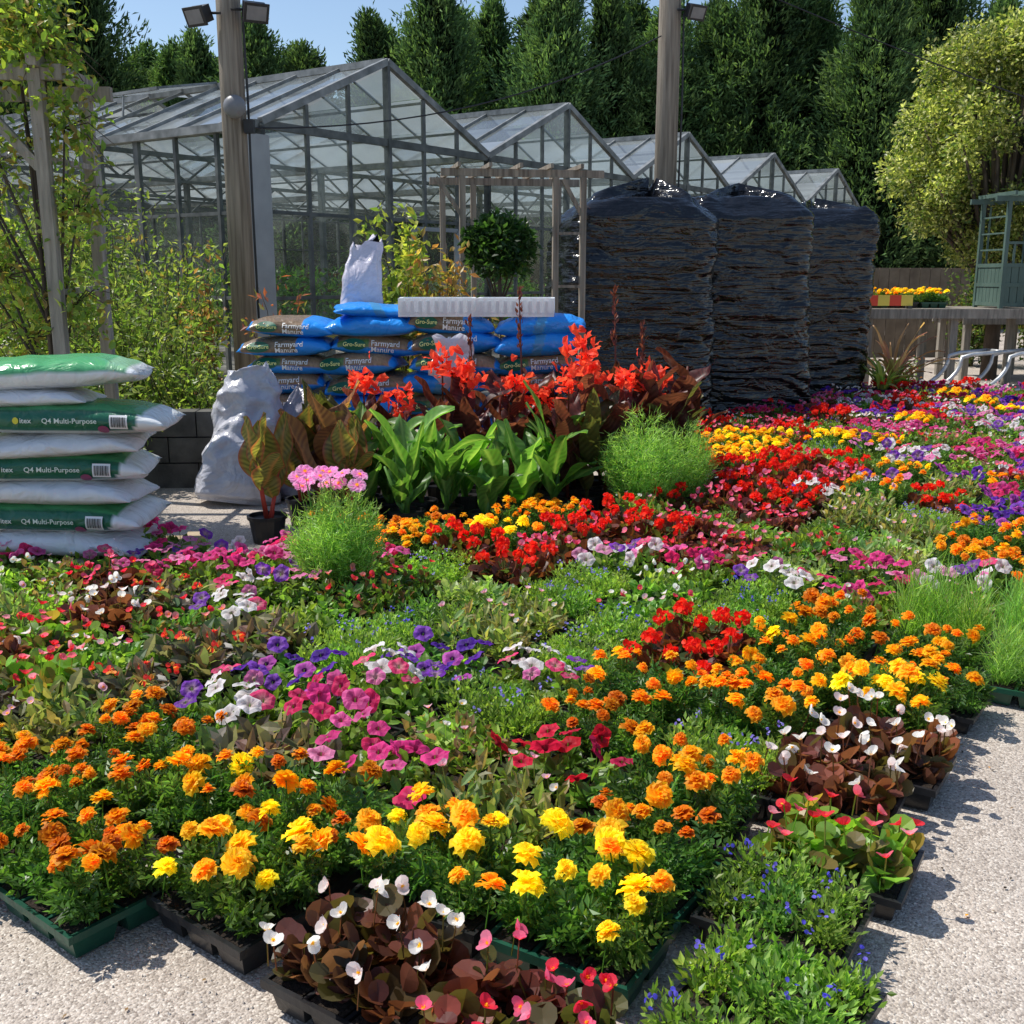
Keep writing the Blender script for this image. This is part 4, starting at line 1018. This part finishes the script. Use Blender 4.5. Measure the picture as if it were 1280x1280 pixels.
for k in range(115):
    a=random.uniform(0,6.28); z=random.uniform(-1,1); r_=math.sqrt(max(0,1-z*z))*random.uniform(.5,1.02)
    cl.append((1.75*r_*math.cos(a),1.45*r_*math.sin(a),3.50+1.60*z,random.uniform(.24,.44)))
blob_tree('holly_tree',(7.5,17.0,0),cl,76000,.072,.55,[(.28,.30,.09),(.40,.40,.15),(.16,.21,.05),(.54,.52,.26),(.11,.16,.045)],'rounded variegated olive-yellow tree beside the tables',.13)
blob_tree('topiary_bush',(-.12,9.9,0),[(0,0,1.88,.2),(.12,0,1.76,.17),(-.13,.02,1.80,.16),(.02,.05,2.0,.15),(.16,.05,1.93,.13),(-.1,0,1.98,.12),(0,-.1,1.72,.15),(.22,0,1.84,.1),(-.22,0,1.9,.1)],4200,.07,.5,[(.025,.065,.02),(.04,.09,.025),(.06,.12,.035)],'small dark green rounded standard bush by the pergola',.025,category='bush')

def shrub(name,loc,H,Rr,nst,nleaf,ll,lw,pal,label,droop=.2,twig=.006,zmin=.15,category='shrub',bare=.0,T=LEAF4):
    e=obj(name,None,loc,label=label,category=category); tk=MB(); lf=MB(); Ps=[];Ds=[]
    for s_ in range(nst):
        a=random.uniform(0,6.28); r_=Rr*random.uniform(.2,1); h=H*random.uniform(.6,1.05)
        pts=[(random.uniform(-.06,.06),random.uniform(-.06,.06),0)]
        for k in range(1,7):
            t=k/6; pts.append((r_*t**1.3*math.cos(a+.25*math.sin(3*t+s_))+random.uniform(-.03,.03),r_*t**1.3*math.sin(a+.25*math.sin(3*t+s_))+random.uniform(-.03,.03),h*(t-droop*t**3*.6)))
        tk.tube(pts,[twig*(1.4-t/6) for t in range(7)],5)
        for k in range(max(1,nleaf//nst)):
            t=random.uniform(zmin,1)*6; i=min(5,int(t)); p=Vector(pts[i]).lerp(Vector(pts[i+1]),t-i)
            Ps.append(p+Vector((random.gauss(0,1),random.gauss(0,1),random.gauss(0,1)))*Rr*.13)
            Ds.append((random.gauss(0,1),random.gauss(0,1),random.gauss(.2,1)))
    P=np.array([tuple(p) for p in Ps]); D=np.array(Ds); n=len(P); L=ll*R.uniform(.6,1.3,n)
    P[:,2]=np.maximum(P[:,2],.03)
    scatter(lf,*T,P,D,nrm(R.normal(0,.6,(n,3))+[0,0,.6]),L,L*lw,cols(n,pal))
    obj('stems',tk.mesh(name+'_stems',[BARK],True),parent=e); obj('leaves',lf.mesh(name+'_leaves',[LEAF]),parent=e)
YG=[(.30,.38,.07),(.42,.46,.10),(.20,.30,.06)]
random.seed(21)
shrub('golden_shrub',(-.95,9.6,0),2.45,.42,16,1500,.085,.5,YG+[(.5,.48,.1)],'tall thin shrub with yellow-green leaves',zmin=.45)
shrub('red_leaf_shrub',(-.6,9.4,0),2.05,.55,20,2400,.08,.45,[(.42,.18,.06),(.3,.2,.06),(.46,.3,.09),(.2,.2,.05)],'shrub with orange and bronze young leaves')
shrub('red_leaf_shrub',(-2.0,9.4,0),1.8,.35,10,500,.08,.4,[(.42,.11,.07),(.22,.2,.06),(.3,.1,.07)],'sparse shrub with reddish leaves near the pole')
shrub('climbing_shrub',(-2.78,9.9,0),2.1,.3,14,1200,.07,.5,[(.18,.27,.06),(.3,.33,.08),(.4,.2,.09)],'leafy climber at the foot of the timber pole')
HP=[(.15,.23,.05),(.24,.31,.08),(.11,.17,.04),(.34,.37,.12)]
for i,(x,y,h,r_,n) in enumerate([(-3.3,9.4,1.9,.6,2600),(-3.9,9.0,2.3,.65,2800),(-4.6,9.2,2.6,.75,3000),(-3.5,8.3,1.35,.5,1900),(-4.3,8.0,1.6,.6,2200),(-2.75,8.9,1.35,.45,1600),(-4.0,10.5,2.7,.75,2800),(-5.2,8.6,2.7,.75,2800),(-3.0,7.9,1.0,.45,1500),(-5.6,10.4,2.9,.85,2800),(-4.9,11.4,2.7,.85,2600),(-2.45,8.6,1.0,.35,900),(-3.4,10.9,2.1,.65,2000),(-4.3,11.8,2.6,.8,2200)]):
    shrub('hedge_shrub',(x,y,0),h,r_,24,n,.07,.42,HP,'loose green shrub growing by the low wall')
for i,(x,y,h,r_,n) in enumerate([(-4.4,10.6,2.9,.5,700),(-3.6,11.2,2.6,.45,600),(-5.2,10.8,3.1,.5,700)]):
    shrub('spindly_tree',(x,y,0),h,r_,9,n,.08,.45,[(.2,.27,.05),(.32,.36,.08),(.42,.3,.1)],'spindly young tree with sparse yellow-green leaves',twig=.009,category='tree')

def arch():
    e=obj('timber_arch',None,(0,0,0),label='rustic grey timber arch carrying a climbing plant',category='arch'); e.location=(-2.86,6.9,0)
    m=MB()
    for x in (0,-1.4):
        for y in (0,.8): m.beam((x,y,0),(x+random.uniform(-.03,.03)-.03,y,2.82),.075,.075)
        m.beam((x,-.1,2.86),(x,.9,2.86),.06,.07); 
        for z in (.6,1.5,2.3): m.beam((x,0.05,z),(x,.75,z+.02),.035,.035)
    m.beam((.15,0,2.80),(-1.6,0,2.80),.055,.09); m.beam((.15,.8,2.80),(-1.6,.8,2.80),.055,.09)
    m.beam((-.04,-.0,2.25),(-.5,-.0,2.77),.05,.06); m.beam((-1.36,-.0,2.25),(-.9,-.0,2.77),.05,.06)
    obj('timbers',m.mesh('arch_timbers',[WOODG]),parent=e)
arch()
def climber(loc,cl,n,label,pal,ll=.07):
    e=obj('climbing_plant',None,loc,label=label,category='climber'); t=MB(); f=MB()
    for (x,y,z,r_,k) in cl:
        t.tube([(0,0,0),(.05*math.sin(z*3),.05,z*.5),(x,y,z)],[.02,.015,.006],6)
        for b in range(9):
            a=random.uniform(0,6.28); q=r_*random.uniform(.8,1.4)
            en=(x+q*math.cos(a),y+q*math.sin(a)*.7,z+random.uniform(-1,.7)*r_)
            t.tube([(x,y,z),((x+en[0])/2,(y+en[1])/2,(z+en[2])/2+.08),en],[.006,.004,.002],5)
        d=rdir(k,-.9); P=np.array([x,y,z])+d*(R.random(k)**.4)[:,None]*r_*[1,.8,1.1]*(1+.3*np.sin(6*d[:,:1]+5*d[:,2:3]))
        L=ll*R.uniform(.6,1.3,k)
        scatter(f,*LEAF8,P,R.normal(0,1,(k,3)),nrm(R.normal(0,.6,(k,3))+[0,0,.6]),L,L*.5,cols(k,pal))
    obj('stems',t.mesh('climber_stems',[BARK],True),parent=e); obj('leaves',f.mesh('climber_leaves',[LEAF]),parent=e)
climber((-2.95,6.95,0),[(-.1,.1,3.1,.36,900),(.12,.0,2.95,.30,620),(-.55,.1,3.1,.4,900),(.16,.1,2.5,.26,460),(.2,.1,2.0,.24,380),(-.4,0,2.3,.38,620),(-.3,.1,1.6,.34,560),(-.55,.2,1.75,.38,560),(.12,.1,1.4,.26,360),(-.1,.1,3.4,.25,400),(-.6,.1,2.6,.35,520),(-.2,.2,1.2,.3,380)],0,'climber with light yellow-green leaves on the arch',YG+[(.16,.25,.05),(.34,.25,.08)],.06)

m=MB()
for r_ in range(3):
    for k in range(8):
        x0=-1.75+k*.44+(.22 if r_%2 else 0); m.box((x0,-.1,r_*.2),(x0+.43,.1,r_*.2+.19))
obj('low_wall',m.mesh('low_wall',[CONC]),(-3.3,8.2,0),.05,label='low dark concrete block wall behind the compost bags',category='wall')

def pergola():
    e=obj('pergola',None,(.02,10.9,0),.18,label='weathered timber pergola in front of the greenhouse',category='pergola'); m=MB()
    for x,y in ((-.55,-.3),(-.62,.7),(-.3,.7),(.35,-.3),(.62,-.3),(.6,.7)): m.beam((x,y,0),(x,y,2.52),.055,.055)
    for y in (-.3,.7): m.beam((-.75,y,2.55),(.82,y,2.55),.035,.07)
    for k in range(5): m.beam((-.6+.29*k,-.5,2.605),(-.6+.29*k,.9,2.605),.03,.04)
    for x in (-.55,.62):
        m.beam((x,-.3,2.15),(x-.25 if x<0 else x-.2,-.3,2.5),.035,.035)
    for z in (.5,1.0,1.5,2.0): m.beam((.35,-.31,z),(.62,-.31,z),.025,.025)
    obj('timbers',m.mesh('pergola_timbers',[POLEM]),parent=e)
pergola()

# ------------------------------------------------------------------ right hand display tables
def table(loc,rz,w,d,h,label):
    e=obj('display_table',None,loc,rz,label=label,category='table',group='timber display tables'); t=MB()
    n=8
    for k in range(n): t.box((-w/2,-d/2+k*d/n+.006,h-.035),(w/2,-d/2+(k+1)*d/n-.006,h))
    t.box((-w/2,-d/2-.03,h-.13),(w/2,-d/2,h-.005)); t.box((-w/2,d/2,h-.13),(w/2,d/2+.03,h-.005))
    obj('table_top',t.mesh('table_top',[WOODG]),parent=e)
    lm=MB(); lm.box((-.05,-.05,0),(.05,.05,h-.036)); lme=lm.mesh('table_leg',[WOODG])
    for x in (-w/2+.12,-w/6,w/6,w/2-.12):
        for y in (-d/2+.1,d/2-.1): obj('leg',lme,(x,y,0),parent=e)
    return e
table((6.75,15.6,0),.0,3.9,1.3,1.16,'long weathered timber table holding yellow marigolds')
table((8.9,17.4,0),.0,3.9,1.2,1.0,'timber table with dark underside beside the tree')
for i,(x,y) in enumerate([(5.1,15.45),(5.5,15.42),(5.9,15.4),(5.15,15.8),(5.55,15.8),(5.95,15.8)]):
    make_tray('y' if i%3 else 'g',(x,y,1.161),random.uniform(-.05,.05),1.0,'tray of yellow marigolds on the timber table','trays of marigolds on the display table')
m=MB()
for k in range(4): m.box((-.36+.18*k,-.02,.04),(-.36+.18*(k+1)-.0005,.02,.20),(.78,.07,.03) if k%2==0 else (.85,.65,.10))
m.box((-.34,-.06,0),(-.28,.06,.0395),(.05,.05,.05)); m.box((.28,-.06,0),(.34,.06,.0395),(.05,.05,.05))
obj('barrier_board',m.mesh('barrier_board',[PRINT]),(5.20,15.08,1.162),.03,.9,label='red and yellow striped barrier board on the table',category='barrier')
def arbour():
    e=obj('garden_arbour_planter',None,(7.08,15.45,1.162),.05,.88,label='green painted wooden planter with trellis top on table',category='planter'); m=MB(); w=.42
    for x in (-w,w):
        for y in (-w,w): m.beam((x,y,0),(x,y,1.62),.06,.06)
    for z in (.06,.36,.66):
        for y in (-w,w): m.beam((-w,y,z),(w,y,z),.05,.06)
        for x in (-w,w): m.beam((x,-w,z),(x,w,z),.05,.06)
    for k in range(7):
        x=-w+.06+k*.12
        m.box((x-.055,-w-.012,.09),(x+.055,-w+.012,.63)); 
        m.box((-w-.012,x-.055,.09),(-w+.012,x+.055,.63))
    for y in (-w,w): m.beam((-w-.22,y,1.66),(w+.22,y,1.66),.05,.08)
    for k in range(7): m.beam((-w+k*w/3,-w-.18,1.735),(-w+k*w/3,w+.18,1.735),.04,.06)
    for x in (-w,w):
        for k in (.9,1.15,1.4): m.beam((x,-w,k),(x,w,k),.025,.025)
    for x in (-w+.12,-.0,w-.12): m.beam((x,w,.66),(x,w,1.62),.025,.025)
    for x in (-w+.14,w-.14): m.beam((x,-w,.66),(x,-w,1.0),.025,.03)
    m.beam((-w,-w,1.0),(w,-w,1.0),.04,.04)
    obj('planter_frame',m.mesh('planter_frame',[GREENP]),parent=e)
arbour()
for i,(x,y,r_) in enumerate([(5.7,14.5,.1),(6.4,14.55,.25),(7.15,14.5,0)]):
    m=MB()
    for yy in (0,.35):
        pts=[(-.5+.02*k,yy,.03) for k in range(3)]+[(-.45+.8*math.sin(math.pi/2*k/8),yy,.03+.5*(1-math.cos(math.pi/2*k/8))) for k in range(9)]+[(.5,yy,.57),(.9,yy,.6)]
        m.tube(pts,.028,8)
    m.tube([(.9,0,.6),(.9,.35,.6)],.028,8); m.tube([(-.48,0,.03),(-.48,.35,.03)],.028,8)
    obj('steel_rack',m.mesh('steel_rack',[METAL],True),(x,y,0.0),r_,label='curved galvanised steel rack standing beside the table',category='rack',group='curved steel racks')
m=MB()
for k in range(12): m.box((-1.2+.2*k,-.012+.004*(k%2),.05),(-1.2+.2*k+.19,.012+.004*(k%2),1.75))
for z in (.4,1.5): m.box((-1.2,.02,z),(1.2,.06,z+.08))
obj('fence_panel',m.mesh('fence_panel',[mat_noise('brown_fence_material',(.15,.11,.08),(.26,.2,.15),4,.85)]),(7.6,21,0),.05,label='brown timber fence panel behind the tables',category='fence')
def spiky(loc,n,L,pal,label,W=.04):
    e=obj('spiky_plant',None,loc,label=label,category='plant'); m=MB()
    for k in range(n):
        c=random.choice(pal); bigleaf(m,(random.uniform(-.04,.04),random.uniform(-.04,.04),.2),random.uniform(0,6.28),random.uniform(.6,1.45),L*random.uniform(.6,1.1),W,random.uniform(.4,1.6),lambda a,b:c,10,2)
    obj('leaves',m.mesh('spiky_leaves',[LEAF],True),parent=e); pm=MB(); pot(pm,.14,.22); obj('pot',pm.mesh('pot',[POTM]),parent=e)
spiky((4.95,14.0,0),38,.92,[(.40,.19,.14),(.50,.30,.18),(.28,.20,.11)],'spiky bronze-red cordyline in a pot',.045)
spiky((4.65,13.5,0),26,.5,[(.2,.3,.07),(.42,.42,.12)],'spiky yellow-green plant beside the black pallets')
shrub('potted_shrub',(5.2,14.4,0),.6,.28,14,500,.05,.5,LTG+[(.5,.16,.06)],'small leafy plant in front of the tables')
for (x,y,h) in ((9.4,19.5,2.1),(5.6,20,2.0),(8.3,19.6,1.8)):
    shrub('garden_shrub',(x,y,0),h,.9,26,2600,.10,.5,[(.08,.14,.035),(.14,.2,.05),(.18,.15,.05)],'dense green shrub behind the display tables')

# ------------------------------------------------------------------ light, sky, camera
w=bpy.data.worlds.new('World'); scene.world=w; w.use_nodes=True; nt=w.node_tree
bg=nt.nodes['Background']; sky=nt.nodes.new('ShaderNodeTexSky'); sky.sky_type='NISHITA'; sky.sun_disc=False
EL=math.radians(57); AZ=math.radians(-74)   # azimuth from +Y, clockwise
sky.sun_elevation=EL; sky.sun_rotation=AZ; sky.air_density=1.0; sky.dust_density=.6; sky.ozone_density=1.8
nt.links.new(sky.outputs[0],bg.inputs[0]); bg.inputs[1].default_value=.15
sd=Vector((math.sin(AZ)*math.cos(EL),math.cos(AZ)*math.cos(EL),math.sin(EL)))
sl=bpy.data.lights.new('sun','SUN'); sl.energy=5.0; sl.angle=math.radians(.5); sl.color=(1,.96,.88)
so=bpy.data.objects.new('sun',sl); COL.objects.link(so); so.rotation_euler=sd.to_track_quat('Z','Y').to_euler()
cam=bpy.data.cameras.new('camera'); cam.sensor_width=36; cam.lens=36*1342/1280; cam.clip_end=500; cam.clip_start=.05
co=bpy.data.objects.new('camera',cam); COL.objects.link(co); co.location=(0,0,1.6); co.rotation_euler=(math.radians(90-12.4),0,0)
scene.camera=co
scene.view_settings.view_transform='Standard'; scene.view_settings.look='None'; scene.view_settings.exposure=0
